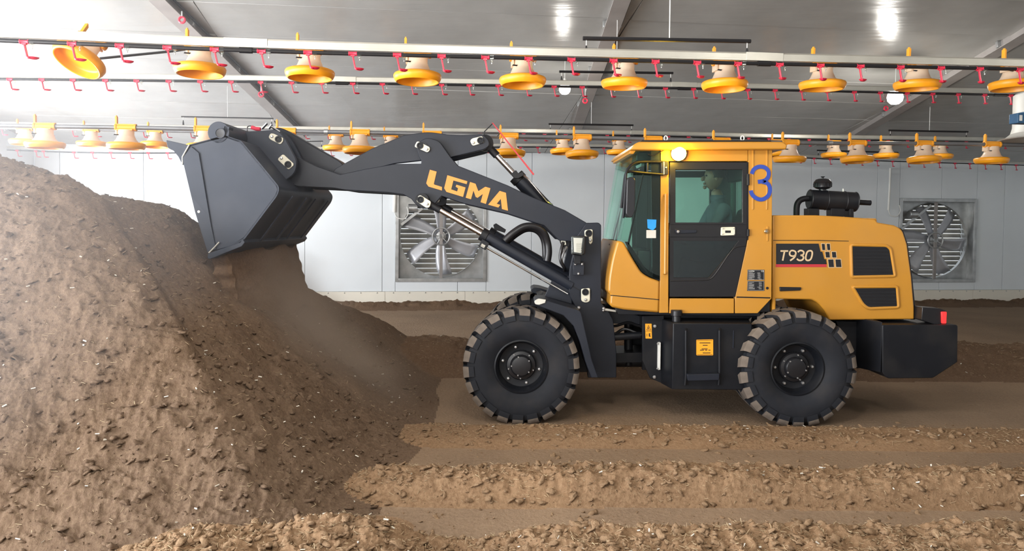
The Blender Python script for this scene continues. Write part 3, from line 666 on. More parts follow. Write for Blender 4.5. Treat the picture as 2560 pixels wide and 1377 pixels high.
# ---- boom arms, rocker, link
boom = [(1492, 585, 10), (1467, 557, 4), (1412, 525), (1334, 494), (1269, 463), (1145, 414), (1126, 392), (1098, 352, 10), (1066, 343, 12), (1040, 360, 10), (1047, 392), (1053, 400), (1053, 409), (985, 410), (915, 422), (850, 436), (790, 415), (735, 388, 12), (702, 388, 12), (695, 418, 10), (712, 455, 8), (745, 466), (833, 470), (863, 475), (968, 481), (1008, 486), (1028, 497), (1040, 512, 6), (1056, 522, 8), (1078, 521, 8), (1104, 490), (1160, 509), (1269, 534), (1360, 564), (1397, 601), (1440, 604), (1480, 612, 10)]
BY = 0.50
ba = P('boom_arm', boom, BY, BY + 0.055, 'dark_paint', bevel=0.006)
ba2 = P('boom_arm', boom, BY + 0.62, BY + 0.675, 'dark_paint', bevel=0.006, ref=BY)
TY('boom_cross_tube', 905, 450, BY, BY + 0.05, BY + 0.63, 0.07, 'dark_paint', n=20)
P('boom_torque_plate', [(1090, 440), (1150, 450), (1150, 462), (1090, 452)], BY + 0.05, BY + 0.63, 'dark_paint', ref=BY)
rock = [(1206, 335, 8), (1222, 350, 8), (1224, 364, 8), (1212, 373, 8), (1128, 393), (1095, 398), (1053, 401), (985, 409), (905, 430), (862, 447, 12), (832, 440, 12), (834, 424, 10), (860, 409), (930, 371), (1010, 338), (1069, 329, 20), (1120, 336), (1150, 338)]
rk = P('rocker_arm', rock, BY + 0.08, BY + 0.14, 'dark_paint', bevel=0.006)
rock_far = [p if p[1] < 380 or p[0] < 900 or p[0] > 1100 else (p[0], p[1] - 24) for p in rock]
P('rocker_arm', rock_far, BY + 0.50, BY + 0.56, 'dark_paint', bevel=0.006, ref=BY + 0.08)
TY('rocker_pivot', 1056, 366, BY, BY - 0.008, BY + 0.67, 0.05, 'dark_paint', n=20)
pin_plate([(1043, 352, 5), (1075, 368, 5), (1074, 377, 4), (1068, 381, 4), (1037, 367, 4), (1037, 363, 4)], (1050, 364), (1067, 373), BY - 0.012, ba)
pin_plate([(1180, 346, 5), (1206, 340, 4), (1210, 356, 4), (1181, 365, 6), (1175, 352, 4)], (1201, 351), (1183, 357), BY + 0.08, rk)
pin_plate([(1046, 489, 4), (1052, 488, 4), (1078, 504, 5), (1074, 518, 4), (1066, 520, 4), (1041, 503, 4)], (1051, 499), (1068, 510), BY - 0.082, ba)
link_poly = [(672, 330, 10), (690, 318, 8), (706, 320, 8), (800, 375), (852, 404, 10), (866, 425, 10), (855, 445, 12), (838, 444, 8), (780, 418), (700, 368), (674, 350, 10)]
P('bucket_link', link_poly, BY + 0.20, BY + 0.44, 'dark_paint', bevel=0.008)
# ---- lettering on the boom
cz = crop(1050, 410, 10.592)
LET = {'L': [(262, 150), (440, 200), (365, 525), (385, 545), (580, 605), (580, 700), (225, 595), (165, 510)],
 'G': [(725, 295), (1255, 455), (1235, 530), (885, 435), (825, 670), (985, 725), (1010, 640), (945, 600), (965, 545), (1205, 620), (1140, 870), (700, 735), (640, 640)],
 'M': [(1325, 475), (1470, 520), (1545, 718), (1730, 600), (1865, 640), (1745, 1055), (1605, 1010), (1665, 790), (1525, 893), (1475, 870), (1415, 700), (1350, 932), (1210, 890)],
 'A': [(2110, 710), (2275, 760), (2330, 1235), (2170, 1190), (2140, 920), (2030, 1050), (2125, 1080), (2075, 1150), (1805, 1075)]}
for k, p in LET.items(): ext('letter', cz(p), BY - 0.004, BY - 0.0005, 'orange_letter', ba, bevel=0, smooth=False)
# ---- lift cylinders (near and far), tilt cylinder
def along(a, b, t): return tuple(a[i] + (b[i] - a[i]) * t for i in range(3))
def cylinder(name, a, b, t_rod, t_end, r_rod, r_bar, dx=0.0, dy=0.0):
    a = W(*a) + Vector((dx, dy, 0)); b = W(*b) + Vector((dx, dy, 0)); L = b - a; d = L.normalized()
    o = tube(name, [a + L * t_rod, a + L * t_end], r_bar, 'dark_paint', LD, 20, bevel=0.004)
    tube('rod', [a + L * 0.06, a + L * (t_rod + 0.02)], r_rod, 'chrome', o, 16)
    lathe('gland', [(r_rod, -0.02), (r_bar * 1.12, -0.018), (r_bar * 1.12, 0.045), (r_bar, 0.05)], 20, a + L * t_rod, 'black_paint', o, axis=d)
    e = Vector((0, 1, 0)); k = e * 0.045
    tube('rod_eye', [a - k, a + k], r_bar * 1.15, 'black_paint', o, 18); tube('base_eye', [b - k, b + k], r_bar * 1.1, 'black_paint', o, 18)
    tube('rod_neck', [a, a + L * 0.11], r_rod * 1.35, 'black_paint', o, 14)
    tube('base_neck', [a + L * t_end, b], r_bar * .8, 'black_paint', o, 14)
    return o
LCY = BY - 0.035
lc = cylinder('lift_cylinder', (1056, 500, LCY), (1463, 733, LCY), 0.37, 0.92, 0.026, 0.058)
tube('hydraulic_pipe', [W(1212, 616, LCY - .06), W(1225, 624, LCY - .06), W(1419, 735, LCY - .06)], 0.010, 'chrome', lc, 8)
mesh('port_block', *box_vf(W(1210, 611, LCY - .05), (0.035, 0, -0.02), (0, 0.03, 0), (0.02, 0, 0.035)), 'black_paint', lc, bevel=0.005)
T('pipe_nut', [(1203, 612, LCY - .08), (1212, 617, LCY - .08)], 0.018, 'zinc', lc, 6)
lc2 = cylinder('lift_cylinder', (1056, 498, LCY), (1463, 731, LCY), 0.37, 0.92, 0.026, 0.058, 0.05, 0.74)
P('boom_ear', [(1072, 482, 6), (1098, 484, 8), (1118, 500, 8), (1112, 514, 8), (1084, 514, 8)], BY + 0.56, BY + 0.63, 'black_paint')
bolt(1095, 501, BY + 0.56, 0.022, ba2)
P('port_block', [(1233, 562), (1240, 558), (1265, 574), (1262, 582), (1236, 574)], 0.9, 0.97, 'black_paint', lc2)
T('hose', [(1262, 602, .42), (1283, 583, .42), (1310, 567, .44), (1338, 567, .46), (1358, 580, .48), (1368, 605, .5), (1371, 630, .5), (1368, 652, .5)], 0.037, 'black_plastic', LD, 12, 5)
T('hose', [(1266, 606, .50), (1290, 586, .50), (1314, 573, .5), (1336, 574, .52), (1352, 586, .54), (1361, 608, .55), (1363, 645, .55)], 0.030, 'black_plastic', LD, 12, 5)
T('hose', [(1408, 606, .45), (1404, 622, .42), (1401, 640, .42), (1403, 655, .42), (1410, 668, .44), (1412, 676, .5)], 0.017, 'black_plastic', LD, 10, 5)
T('hose', [(1417, 617, .45), (1409, 632, .42), (1404, 650, .42), (1408, 664, .44)], 0.012, 'grey_pipe', LD, 8, 5)
P('tilt_base_eye', [(1397, 594, 6), (1415, 591, 8), (1428, 604, 8), (1422, 620, 8), (1405, 618, 8)], 0.55, 0.62, 'black_paint')
P('pin_block', [(1402, 600, 2), (1414, 600, 2), (1416, 612, 2), (1404, 613, 2)], 0.535, 0.55, 'cream_plate')
TCY = BY + 0.32
tc = cylinder('tilt_cylinder', (1213, 358, TCY), (1478, 640, TCY), 0.30, 0.92, 0.030, 0.074)
T('tilt_pipe', [(1304, 434, TCY - .1), (1318, 446, TCY - .1), (1366, 504, TCY - .08), (1380, 512, TCY - .05)], 0.012, 'chrome', tc, 8)
P('valve_block', [(1277, 434), (1290, 425), (1296, 433), (1308, 428), (1310, 438), (1296, 446), (1286, 446)], TCY - 0.13, TCY - 0.05, 'black_paint', tc)
li = P('level_indicator', [(1229, 306), (1233, 307), (1336, 435), (1333, 438)], 0.62, 0.64, 'red_strip', bevel=0.001)
T('indicator_wire', [(1211, 338, .63), (1211, 329, .63), (1231, 309, .63)], 0.005, 'black_paint', li, 6)
T('indicator_wire', [(1243, 341, .63), (1250, 333, .63)], 0.004, 'black_paint', li, 6)
# ---- bucket
YB0, YB1 = -0.10, 1.90
side = [(487, 529), (456, 396), (473, 362), (562, 338), (603, 352), (645, 402), (697, 468, 10), (693, 487, 8), (610, 597), (588, 612), (519, 631)]
bk = P('bucket', side, YB0, YB0 + 0.03, 'bucket_paint', bevel=0.004)
P('side_plate', side, YB1 - 0.03, YB1, 'bucket_paint', bk, ref=YB0)
def skin_strip(name, line, t, mat, parent=bk, y0=YB0, y1=YB1):
    p = rounded(line, 5); o = []
    for i, q in enumerate(p):
        a, b = Vector(p[max(i - 1, 0)]), Vector(p[min(i + 1, len(p) - 1)]); d = (b - a).normalized(); nn = Vector((d.y, -d.x)); o.append((q[0] + nn.x * t, q[1] + nn.y * t))
    return P(name, list(p) + o[::-1], y0, y1, mat, parent, bevel=0.003, ref=YB0)
skin_strip('bucket_back', [(470, 362), (562, 338, 4), (603, 352, 4), (645, 402), (699, 468, 12), (694, 488, 10), (612, 597), (588, 612)], -5, 'bucket_paint')
P('spill_guard', [(415, 350, 3), (425, 352), (473, 363), (459, 396), (456, 412), (446, 392), (434, 377), (419, 369, 3)], YB0 - 0.01, YB1 + 0.01, 'bucket_paint', bk)
P('cutting_edge', [(520, 633), (600, 606), (607, 598), (612, 606), (604, 616), (524, 648), (518, 645)], YB0 - 0.02, YB1 + 0.02, 'bucket_paint', bk)
P('side_cutter', [(487, 529), (455, 396), (478, 366), (497, 382), (527, 560), (540, 622), (519, 632)], YB0 - 0.016, YB0, 'bucket_paint', bk, bevel=0.003)
disc('cutter_hole', 497, 529, YB0 - 0.016, 0.012, 0.004, 'white_strip', bk)
T('weld', [(473, 362, YB0 - .012), (456, 392, YB0 - .012), (456, 410, YB0 - .012)], 0.006, 'zinc', bk, 6)
T('weld', [(522, 632, YB0 - .02), (537, 617, YB0 - .02), (548, 605, YB0 - .02)], 0.006, 'zinc', bk, 6)
TY('bucket_top_pipe', 546, 331, YB0, YB0, YB1, 0.098, 'bucket_paint', bk, 28, bevel=0.004)
lathe('pipe_mouth', [(0.047, 0.0), (0.040, -0.001), (0.0, -0.002)], 20, W(551, 333, YB0 - 0.006), 'black_plastic', bk, axis=(0, -1, 0))
lathe('pipe_mouth_ring', [(0.046, 0.0), (0.046, 0.012), (0.040, 0.012), (0.038, 0.0)], 24, W(551, 333, YB0), 'bucket_paint', bk, axis=(0, -1, 0))
P('pipe_stop', [(560, 313, 3), (574, 317), (571, 328, 3), (566, 340), (556, 330)], YB0, YB0 + 0.10, 'bucket_paint', bk)
for w in (0.24, 0.72, 1.06, 1.6):
    skin_strip('wear_strip', [(702, 485), (616, 602)], 4, 'bucket_paint', bk, w, w + 0.05)
ear = [(575, 342), (612, 330, 8), (660, 326, 10), (692, 324, 8), (712, 345, 10), (742, 402, 12), (738, 432, 14), (712, 452, 10), (690, 470), (645, 404)]
for y0 in (0.36, 0.60, 1.04, 1.28): P('bucket_ear', ear, y0, y0 + 0.05, 'bucket_paint', bk, bevel=0.005, ref=0.36)
pin_plate([(676, 333, 5), (684, 334), (708, 345, 4), (707, 353), (701, 361, 4), (676, 349, 4), (671, 343, 4)], (696, 348), (680, 341), 0.36, bk)
pin_plate([(706, 386, 5), (710, 387), (734, 409, 4), (733, 414), (721, 424, 4), (695, 400, 4), (695, 396, 4)], (720, 411), (704, 395), 0.36, bk)
mb = MB()
for p, q in (((655, 322), (668, 308)), ((672, 322), (680, 311)), ((678, 316), (700, 330))): mb.add(*tube_vf([W(*p, .55), W(*q, .55)], 0.012, 6))
mb.build('grease_fittings', 'chrome', bk)
T('coupler_cap', [(629, 318, .5), (640, 322, .5), (651, 323, .5)], 0.020, 'red_plastic', bk, 10); T('coupler_wire', [(628, 315, .5), (620, 316, .5), (618, 324, .5), (620, 334, .5)], 0.005, 'black_plastic', bk, 6, 3)
# ---- rear frame and articulation
P('rear_frame', [(1606, 796), (1640, 785), (1900, 790), (2080, 800), (2200, 806), (2240, 880), (2200, 920), (1606, 925)], 0.55, 0.60, 'black_paint')
P('rear_frame', [(1606, 796), (1640, 785), (1900, 790), (2080, 800), (2200, 806), (2240, 880), (2200, 920), (1606, 925)], 1.15, 1.20, 'black_paint', ref=0.55)
P('chassis_floor', [(1604, 790), (1930, 770), (2080, 800), (2080, 822), (1604, 822)], 0.50, 1.30, 'black_paint')
P('hinge_plate', [(1495, 770), (1540, 772), (1600, 790), (1640, 800), (1640, 815), (1520, 808), (1495, 800)], 0.62, 1.08, 'dark_paint')
P('hinge_plate', [(1500, 884), (1640, 880), (1640, 905), (1500, 908)], 0.62, 1.08, 'black_paint')
T('hinge_pin', [(1571, 790, 0.85), (1571, 912, 0.85)], 0.045, 'black_paint', n=16)
T('steering_cylinder', [(1500, 845, 0.48), (1600, 838, 0.50)], 0.036, 'black_paint', n=14); T('steering_rod', [(1598, 838, .5), (1640, 834, .5)], 0.02, 'chrome', n=10)
T('drive_shaft', [(1430, 905, 0.87), (1900, 905, 0.87)], 0.05, 'black_paint', n=14)
T('hose', [(1503, 805, .6), (1535, 815, .6), (1570, 806, .62), (1600, 815, .6), (1640, 812, .6)], 0.014, 'black_plastic', LD, 8, 5)
T('hose', [(1503, 826, .62), (1535, 835, .66), (1562, 822, .64), (1600, 833, .6), (1640, 826, .6)], 0.016, 'black_plastic', LD, 8, 5)
P('tie_rod', [(1508, 770), (1560, 778), (1560, 783), (1508, 776)], 0.40, 0.44, 'zinc'); bolt(1509, 771, 0.40, 0.016); bolt(1508, 776, 0.40, 0.012)
# side plate with the warning sticker
sp = P('side_guard', [(1606, 790), (1660, 788), (1660, 960), (1625, 945), (1606, 900)], 0.38, 0.42, 'black_paint')
wl = P('warning_sticker', [(1613, 809, 1), (1629, 809, 1), (1630, 846, 1), (1614, 846, 1)], 0.376, 0.38, 'orange_label', sp, bevel=0)
mb = MB()
for a, b in (((1617, 825), (1621, 813)), ((1621, 813), (1627, 825)), ((1617, 825), (1627, 825))): mb.add(*stroke_vf([a, b], 1.0, 0.375, 0.376, 1))
mb.add(*ext_vf([(1620, 818), (1622, 818), (1622, 823), (1620, 823)], .375, .376)); mb.add(*ext_vf([(1622, 833), (1626, 833), (1625, 837), (1627, 842), (1622, 841)], .375, .376)); mb.add(*ext_vf([(1617, 834), (1618, 834), (1618, 841), (1617, 841)], .375, .376))
mb.add(*ext_vf([(1614, 827.6), (1629, 827.6), (1629, 828.4), (1614, 828.4)], .375, .376)); mb.build('warning_symbol', 'dark_decal', wl, smooth=False)
bolt(1637, 815, 0.38, 0.018, sp); bolt(1636, 942, 0.38, 0.018, sp)
ws = P('sight_glass', [(1646, 857, 1), (1652, 856, 1), (1651, 924, 1), (1645, 925, 1)], 0.33, 0.38, 'white_strip', sp); bolt(1644, 859, 0.33, 0.01, ws); bolt(1643, 921, 0.33, 0.01, ws)
# ---- hydraulic tank with step
def plan_prism(name, plan, ztop, zbot, mat, parent=LD, bevel=0.008):
    v, f = prism_vf([Vector((x, y, zbot)) for x, y in plan], (0, 0, ztop - zbot)); return mesh(name, v, f, mat, parent, bevel=bevel)
zt, zb = W(1760, 808, 0.1).z, W(1760, 974, 0.1).z
tk = plan_prism('hydraulic_tank', [(W(1655, 800, 0.36).x, 0.36), (W(1683, 800, 0.10).x, 0.10), (W(1880, 800, 0.10).x, 0.10), (W(1868, 800, 0.5).x, 0.5), (W(1655, 800, 0.5).x, 0.5)], zt, zb, 'black_paint')
cxy = W(1691, 800, 0.24); lathe('filler_cap', [(0.042, 0), (0.042, 0.05), (0.055, 0.055), (0.055, 0.10), (0.048, 0.11), (0, 0.11)], 20, (cxy.x, cxy.y, zt), 'black_plastic', tk)
for x in (1715, 1799): T('step_rail', [(x, 822, 0.10), (x, 826, 0.07), (x, 940, 0.07), (x - 2, 962, 0.08)], 0.012, 'black_paint', tk, 8)
P('step', [(1718, 936, 2), (1799, 934, 2), (1798, 950, 2), (1720, 952, 2)], 0.02, 0.10, 'dark_paint', tk)
T('tank_rib', [(1834, 826, 0.10), (1833, 870, 0.095)], 0.006, 'dark_paint', tk, 6)
tl = P('tank_label', [(1741, 849, 2), (1783, 848, 2), (1783, 888, 2), (1741, 888, 2)], 0.096, 0.10, 'orange_label', tk, bevel=0)
mb = MB()
for x0, x1, y in ((1749, 1776, 857), (1757, 1769, 863), (1754, 1769, 872), (1750, 1760, 875), (1763, 1768, 875), (1771, 1776, 875), (1757, 1776, 882)): mb.add(*ext_vf([(x0, y - .9), (x1, y - .9), (x1, y + .9), (x0, y + .9)], .0945, .096))
for p in ([(1742.5, 850.5), (1781.5, 849.5), (1781.5, 850.3), (1742.5, 851.3)], [(1742.5, 886), (1781.5, 886), (1781.5, 886.7), (1742.5, 886.7)]): mb.add(*ext_vf(p, .0945, .096))
mb.build('label_print', 'dark_decal', tl, smooth=False)
P('far_tank', [(1655, 800), (1880, 800), (1870, 965), (1660, 965)], 1.25, 1.65, 'black_paint', ref=0.1)
# ---- cab
C0, C1 = 0.25, 1.45
def PF(name, poly, mat, parent=LD, t=0.03, both=True, **k):
    """a cab side piece on the near side and its twin on the far side"""
    o = ext(name, poly, C0, C0 + t, mat, parent, **k)
    if both: ext(name, poly, C1 - t, C1, mat, parent, ref=C0, **k)
    return o
cab = ext('cab_floor', [(1540, 770), (1900, 775), (1900, 790), (1545, 786)], C0 + 0.03, C1 - 0.03, 'black_paint', LD)
roof = ext('cab_roof', [(1576, 374), (1586, 360, 4), (1598, 354, 5), (1958, 354, 6), (1969, 362, 4), (1966, 373, 3)], C0 - 0.10, C1 + 0.10, 'yellow', LD, bevel=0.03)
ext('roof_visor', [(1576, 373), (1592, 373), (1584, 385), (1573, 384)], C0 + 0.02, C1 - 0.02, 'yellow', LD, bevel=0.006)
ext('roof_gasket', [(1606, 350), (1925, 350), (1930, 354), (1600, 354)], C0 + 0.05, C1 - 0.05, 'black_plastic', LD)
for px in (1664.5, 1856):
    c = W(px, 345.5, C0 + 0.10); q = [c + Vector((math.cos(a) * 0.016, 0, math.sin(a) * 0.022)) for a in [i * 2 * PI / 16 for i in range(16)]]
    tube('lifting_eye', q, 0.006, 'white_strip', roof, 6, closed=True)
PF('roof_rail', [(1652, 371), (1870, 371), (1870, 403), (1652, 403)], 'yellow', t=0.05)
pil = PF('front_pillar', [(1652, 403), (1672, 403), (1671, 782), (1648, 782), (1650, 700)], 'yellow', t=0.06)
T('grab_handle', [(1661, 487, C0), (1664, 489, C0 - 0.05), (1664.5, 498, C0 - .06), (1663, 670, C0 - 0.06), (1662.5, 680, C0 - 0.05), (1660, 683, C0)], 0.0135, 'yellow', LD, 10, 4)
rear_post = [(1871, 371), (1931, 371), (1929, 746), (1894, 783), (1838, 783), (1838, 742), (1867, 612), (1871, 590)]
rp = PF('rear_panel', rear_post, 'yellow', t=0.05)
for x in (1883, 1918): ext('pressed_rib', [(x - 2, 374), (x + 2, 374), (x + 1.5, 523, 2), (x - 2.5, 525, 2)], C0 - 0.006, C0 + 0.002, 'yellow', rp, bevel=0.003)
ext('pressed_rib', [(1917, 566), (1922, 566), (1921, 603), (1917, 603)], C0 - 0.006, C0 + 0.002, 'yellow', rp, bevel=0.003)
ext('panel_seam', [(1842, 741), (1926, 743), (1926, 746), (1841, 744)], C0 - 0.001, C0 + 0.001, 'black_paint', rp, bevel=0)
sill = PF('door_sill', [(1675, 746), (1835, 746), (1835, 783), (1673, 783)], 'yellow', t=0.05)
nose = ext('cab_nose', [(1543, 601, 6), (1560, 605, 8), (1578, 640, 20), (1604, 682, 14), (1626, 695, 10), (1650, 702), (1648, 782), (1560, 774), (1530, 768, 4), (1524, 760, 4), (1526, 737, 3), (1520, 728, 3), (1521, 700, 20), (1529, 650, 30)], C0, C1, 'yellow', LD, bevel=0.05)
ext('nose_seam', [(1526, 737), (1560, 740), (1648, 748), (1648, 750), (1560, 742), (1526, 739)], C0 - 0.001, C0 + 0.0005, 'black_paint', nose, bevel=0)
# door: frame, glass, lower panel, latch, handle, hinges
door_o = [(1674, 405, 4), (1868, 405, 4), (1868, 600, 10), (1864, 622), (1838, 742, 4), (1674, 742, 4)]
def ring_vf(outer, inner, Y0, Y1, ref=None):
    """frame with one opening; outer and inner have the same number of points"""
    n = len(outer); pts = [W(x, y, Y0 if ref is None else ref) for x, y in list(outer) + list(inner)]
    v = [Vector((p.x, Y0, p.z)) for p in pts] + [Vector((p.x, Y1, p.z)) for p in pts]; f = []
    for i in range(n):
        j = (i + 1) % n; a, b, c, d = i, j, n + j, n + i; k = 2 * n
        f += [(a, b, c, d), (a + k, d + k, c + k, b + k), (a, a + k, b + k, b), (d, c, c + k, d + k)]
    return v, f
def door(Y0, ref=None):
    far = ref is not None; E = lambda nm, po, a, b, mt, pa, **k: ext(nm, po, Y0 + a, Y0 + b, mt, pa, ref=(C0 + a if far else None), **k)
    o1 = [(1674, 405), (1868, 405), (1868, 562), (1674, 562)]; i1 = [(1689, 424), (1856, 424), (1856, 556), (1689, 556)]
    v, f = ring_vf(o1, i1, Y0, Y0 + 0.03, C0 if far else None); d = mesh('cab_door', v, f, 'black_plastic', LD, bevel=0.004)
    E('door_glass', [(1680, 412), (1862, 412), (1862, 560), (1680, 560)], 0.012, 0.018, 'cab_glass', d, bevel=0)
    E('door_band', [(1674, 560), (1868, 560), (1868, 594), (1674, 594)], 0.0, 0.03, 'black_plastic', d)
    o2 = [(1674, 592), (1868, 592), (1864, 622), (1838, 742), (1674, 742)]; i2 = [(1684, 602), (1846, 602), (1826, 628), (1772, 694), (1684, 694)]
    v, f = ring_vf(o2, i2, Y0, Y0 + 0.03, C0 if far else None); mesh('door_lower_frame', v, f, 'black_plastic', d, bevel=0.004)
    E('lower_glass', [(1680, 598), (1856, 598), (1830, 632), (1776, 700), (1680, 700)], 0.012, 0.018, 'dark_glass', d, bevel=0)
    if far: return
    tube('door_bead', smooth_path([W(*p, Y0 - .001) for p in ((1676, 702), (1740, 701), (1770, 699), (1784, 690), (1800, 668), (1826, 630), (1840, 618), (1864, 615))], 4), 0.005, 'black_plastic', d, 6)
    lp = E('latch_plate', [(1803, 568, 3), (1838, 567, 3), (1838, 588, 3), (1802, 589, 3)], -0.016, 0.0, 'cream_plate', d)
    E('latch_slot', [(1813, 576), (1827, 576), (1827, 582), (1813, 582)], -0.018, -0.012, 'black_plastic', lp, bevel=0.001)
    for x, y in ((1807, 571), (1834, 571), (1806, 585), (1835, 585)): bolt(x, y, Y0 - 0.016, 0.006, lp)
    E('door_handle', [(1686, 572, 2), (1742, 574, 2), (1742, 582, 3), (1690, 584, 3)], -0.014, 0.0, 'dark_paint', d); bolt(1695, 579, Y0 - 0.014, 0.016, d, 'lock')
    for y0, y1 in ((435, 463), (573, 590)): tube('hinge', [W(1870, y0, Y0 - .012), W(1870, y1, Y0 - .012)], 0.014, 'black_paint', d, 8)
    ext('hinge_strip', [(1867.5, 405), (1870.5, 405), (1870.5, 600), (1867.5, 600)], Y0 - 0.002, Y0 + 0.004, 'black_paint', d, bevel=0)
door(C0 - 0.004); door(C1 - 0.026, ref=C0)
# front quarter glass, windscreen and its black trims
qg = [(1594, 376), (1650, 376), (1650, 700), (1626, 692), (1604, 678), (1578, 636), (1562, 604), (1552, 598)]
PF('quarter_glass', qg, 'cab_glass', t=0.006, bevel=0)
wsp = [(1584, 376), (1594, 376), (1552, 600), (1543, 600)]
ext('windscreen', wsp, C0 + 0.03, C1 - 0.03, 'cab_glass', LD, bevel=0)
PF('corner_trim', [(1608, 430), (1611, 430), (1573, 614), (1569, 608)], 'black_plastic', t=0.02, bevel=0.001)
PF('quarter_trim', [(1627, 372), (1650, 372), (1650, 702), (1632, 694)], 'black_plastic', t=0.012, bevel=0.001)
PF('lower_trim', [(1562, 604), (1578, 636), (1604, 678), (1626, 692), (1650, 700), (1650, 690), (1630, 682), (1610, 666), (1586, 628), (1570, 604)], 'black_plastic', t=0.014, bevel=0.001)
ext('sun_blind', [(1590, 376), (1650, 376), (1650, 402), (1600, 408), (1592, 400)], C0 + 0.12, C1 - 0.05, 'black_plastic', LD)
ext('inner_mirror', [(1600, 404), (1640, 402), (1642, 414), (1604, 416)], C0 + 0.2, C0 + 0.5, 'chrome', LD, bevel=0.004)
st = ext('window_sticker', [(1618, 548), (1641, 549), (1640, 568), (1632, 576), (1619, 570)], C0 - 0.004, C0 - 0.001, 'blue_sticker', LD, bevel=0)
ext('window_card', [(1616, 575), (1640, 575), (1640, 595), (1616, 595)], C0 - 0.004, C0 - 0.001, 'pale_grey_plastic', LD, bevel=0)
ext('fuse_label', [(1592, 520), (1624, 520), (1624, 524), (1592, 524)], C1 - .01, C1, 'black_plastic', LD, bevel=0, ref=C1)
# wiper, mirror
T('wiper_arm', [(1555, 512, .7), (1540, 570, .7), (1531, 610, .7)], 0.007, 'black_plastic', LD, 6); T('wiper_blade', [(1560, 520, .68), (1546, 580, .68), (1536, 614, .68)], 0.010, 'black_plastic', LD, 6); T('wiper_foot', [(1523, 613, .7), (1537, 611, .7)], 0.016, 'black_plastic', LD, 6)
mr = ext('mirror', [(1568, 446, 8), (1577, 441, 5), (1588, 446, 8), (1587, 530, 8), (1581, 543, 6), (1572, 544, 6), (1565, 536, 6)], -0.02, 0.18, 'black_plastic', LD, bevel=0.015)
T('mirror_arm', [(1655, 405, C0 - .02), (1620, 404, .20), (1592, 406, .12), (1577, 414, .08), (1566, 430, .07), (1564, 455, .07), (1560, 520, .07), (1558, 545, .07)], 0.0125, 'black_paint', mr, 10, 5)
T('mirror_arm', [(1657, 436, C0 - .02), (1620, 433, .20), (1590, 430, .12), (1572, 429, .09), (1563, 440, .09), (1556, 500, .09), (1553, 520, .09)], 0.0125, 'black_paint', mr, 10, 5)
T('mirror_stay', [(1618, 405, .2), (1618, 433, .2)], 0.010, 'black_paint', mr, 8)
mb_ = ext('mirror_bracket', [(1652, 402), (1671, 404), (1671, 436), (1653, 437)], C0 - 0.03, C0, 'dark_paint', LD); bolt(1665, 419, C0 - 0.03, 0.010, mb_)
ext('bracket_edge', [(1659, 404), (1661, 404), (1661, 436), (1659, 436)], C0 - .034, C0 - .03, 'zinc', mb_, bevel=0)
T('beacon_wire', [(1620, 386, C0 - .02), (1636, 389, C0 - .02), (1650, 381, C0 - .02), (1668, 371, C0 - .02), (1682, 372, C0 - .02)], 0.004, 'black_plastic', LD, 6, 4)
bc = disc('beacon', 1696, 384, C0, 0.075, 0.05, 'black_plastic', LD, 24)
lathe('beacon_lens', [(0.068, 0), (0.068, 0.03), (0.055, 0.055), (0.03, 0.068), (0, 0.072)], 24, W(1696, 384, C0 - 0.05), 'beacon_lens', bc, axis=(0, -1, 0))
point_light('beacon_glow', W(1697, 384, C0 - 0.19), 15, (1.0, 0.62, 0.04), 0.06)
# the number 3, data plates, cap
c3 = crop(1660, 390, 5.987)
mb = MB()
for pts in ([(1313, 268), (1340, 205), (1395, 166), (1458, 158), (1520, 178), (1562, 228), (1565, 290), (1535, 345), (1480, 374), (1405, 386)], [(1470, 385), (1545, 408), (1584, 470), (1582, 545), (1545, 608), (1480, 646), (1415, 645), (1350, 610), (1312, 562), (1300, 515)]):
    mb.add(*stroke_vf(c3(pts), 10, C0 - 0.0085, C0 - 0.0065))
mb.build('number', 'blue_number', rp, smooth=False)['label'] = 'blue painted number 3'
for y0, y1 in ((674, 700), (702, 727)):
    dp = ext('data_plate', [(1869, y0), (1911, y0), (1911, y1), (1868, y1)], C0 - 0.004, C0, 'dark_decal', rp, bevel=0.001)
    mb = MB()
    for p in ([(1870, y0 + .8), (1910, y0 + .8), (1910, y0 + 1.5), (1870, y0 + 1.5)], [(1870, y1 - 1.5), (1910, y1 - 1.5), (1910, y1 - .8), (1870, y1 - .8)], [(1869.5, y0 + 1), (1870.2, y0 + 1), (1870.2, y1 - 1), (1869.5, y1 - 1)], [(1909.5, y0 + 1), (1910.2, y0 + 1), (1910.2, y1 - 1), (1909.5, y1 - 1)]): mb.add(*ext_vf(p, C0 - .005, C0 - .004))
    rr = random.Random(y0)
    for k in range(8):
        yy = y0 + (7 if y0 < 700 else 3.5) + 2.3 * k
        if yy > y1 - 2: break
        x1 = 1872 + rr.uniform(7, 15); mb.add(*ext_vf([(1872, yy), (x1, yy), (x1, yy + 1.1), (1872, yy + 1.1)], C0 - .005, C0 - .004)); x0 = rr.uniform(1893, 1898); mb.add(*ext_vf([(x0, yy), (x0 + 7, yy), (x0 + 7, yy + .9), (x0, yy + .9)], C0 - .005, C0 - .004))
    mb.build('plate_print', 'label_grey', dp, smooth=False)
def text(name, body, px, py, Y, h_px, mat, parent, shear=0.0, bold=0.0):
    cu = bpy.data.curves.new(name, 'FONT'); cu.body = body; cu.size = h_px / SC_ * 1.38; cu.shear = shear; cu.offset = bold; cu.extrude = 0.0008
    o = bpy.data.objects.new(name, cu); COL.objects.link(o); bpy.context.view_layer.update(); me = bpy.data.meshes.new_from_object(o.evaluated_get(bpy.context.evaluated_depsgraph_get())); bpy.data.objects.remove(o)
    me.materials.clear(); me.materials.append(MAT[mat]); o = bpy.data.objects.new(name, me); o.matrix_basis = Matrix.Translation(W(px, py, Y)) @ Matrix.Rotation(PI / 2, 4, 'X'); return link(o, parent)
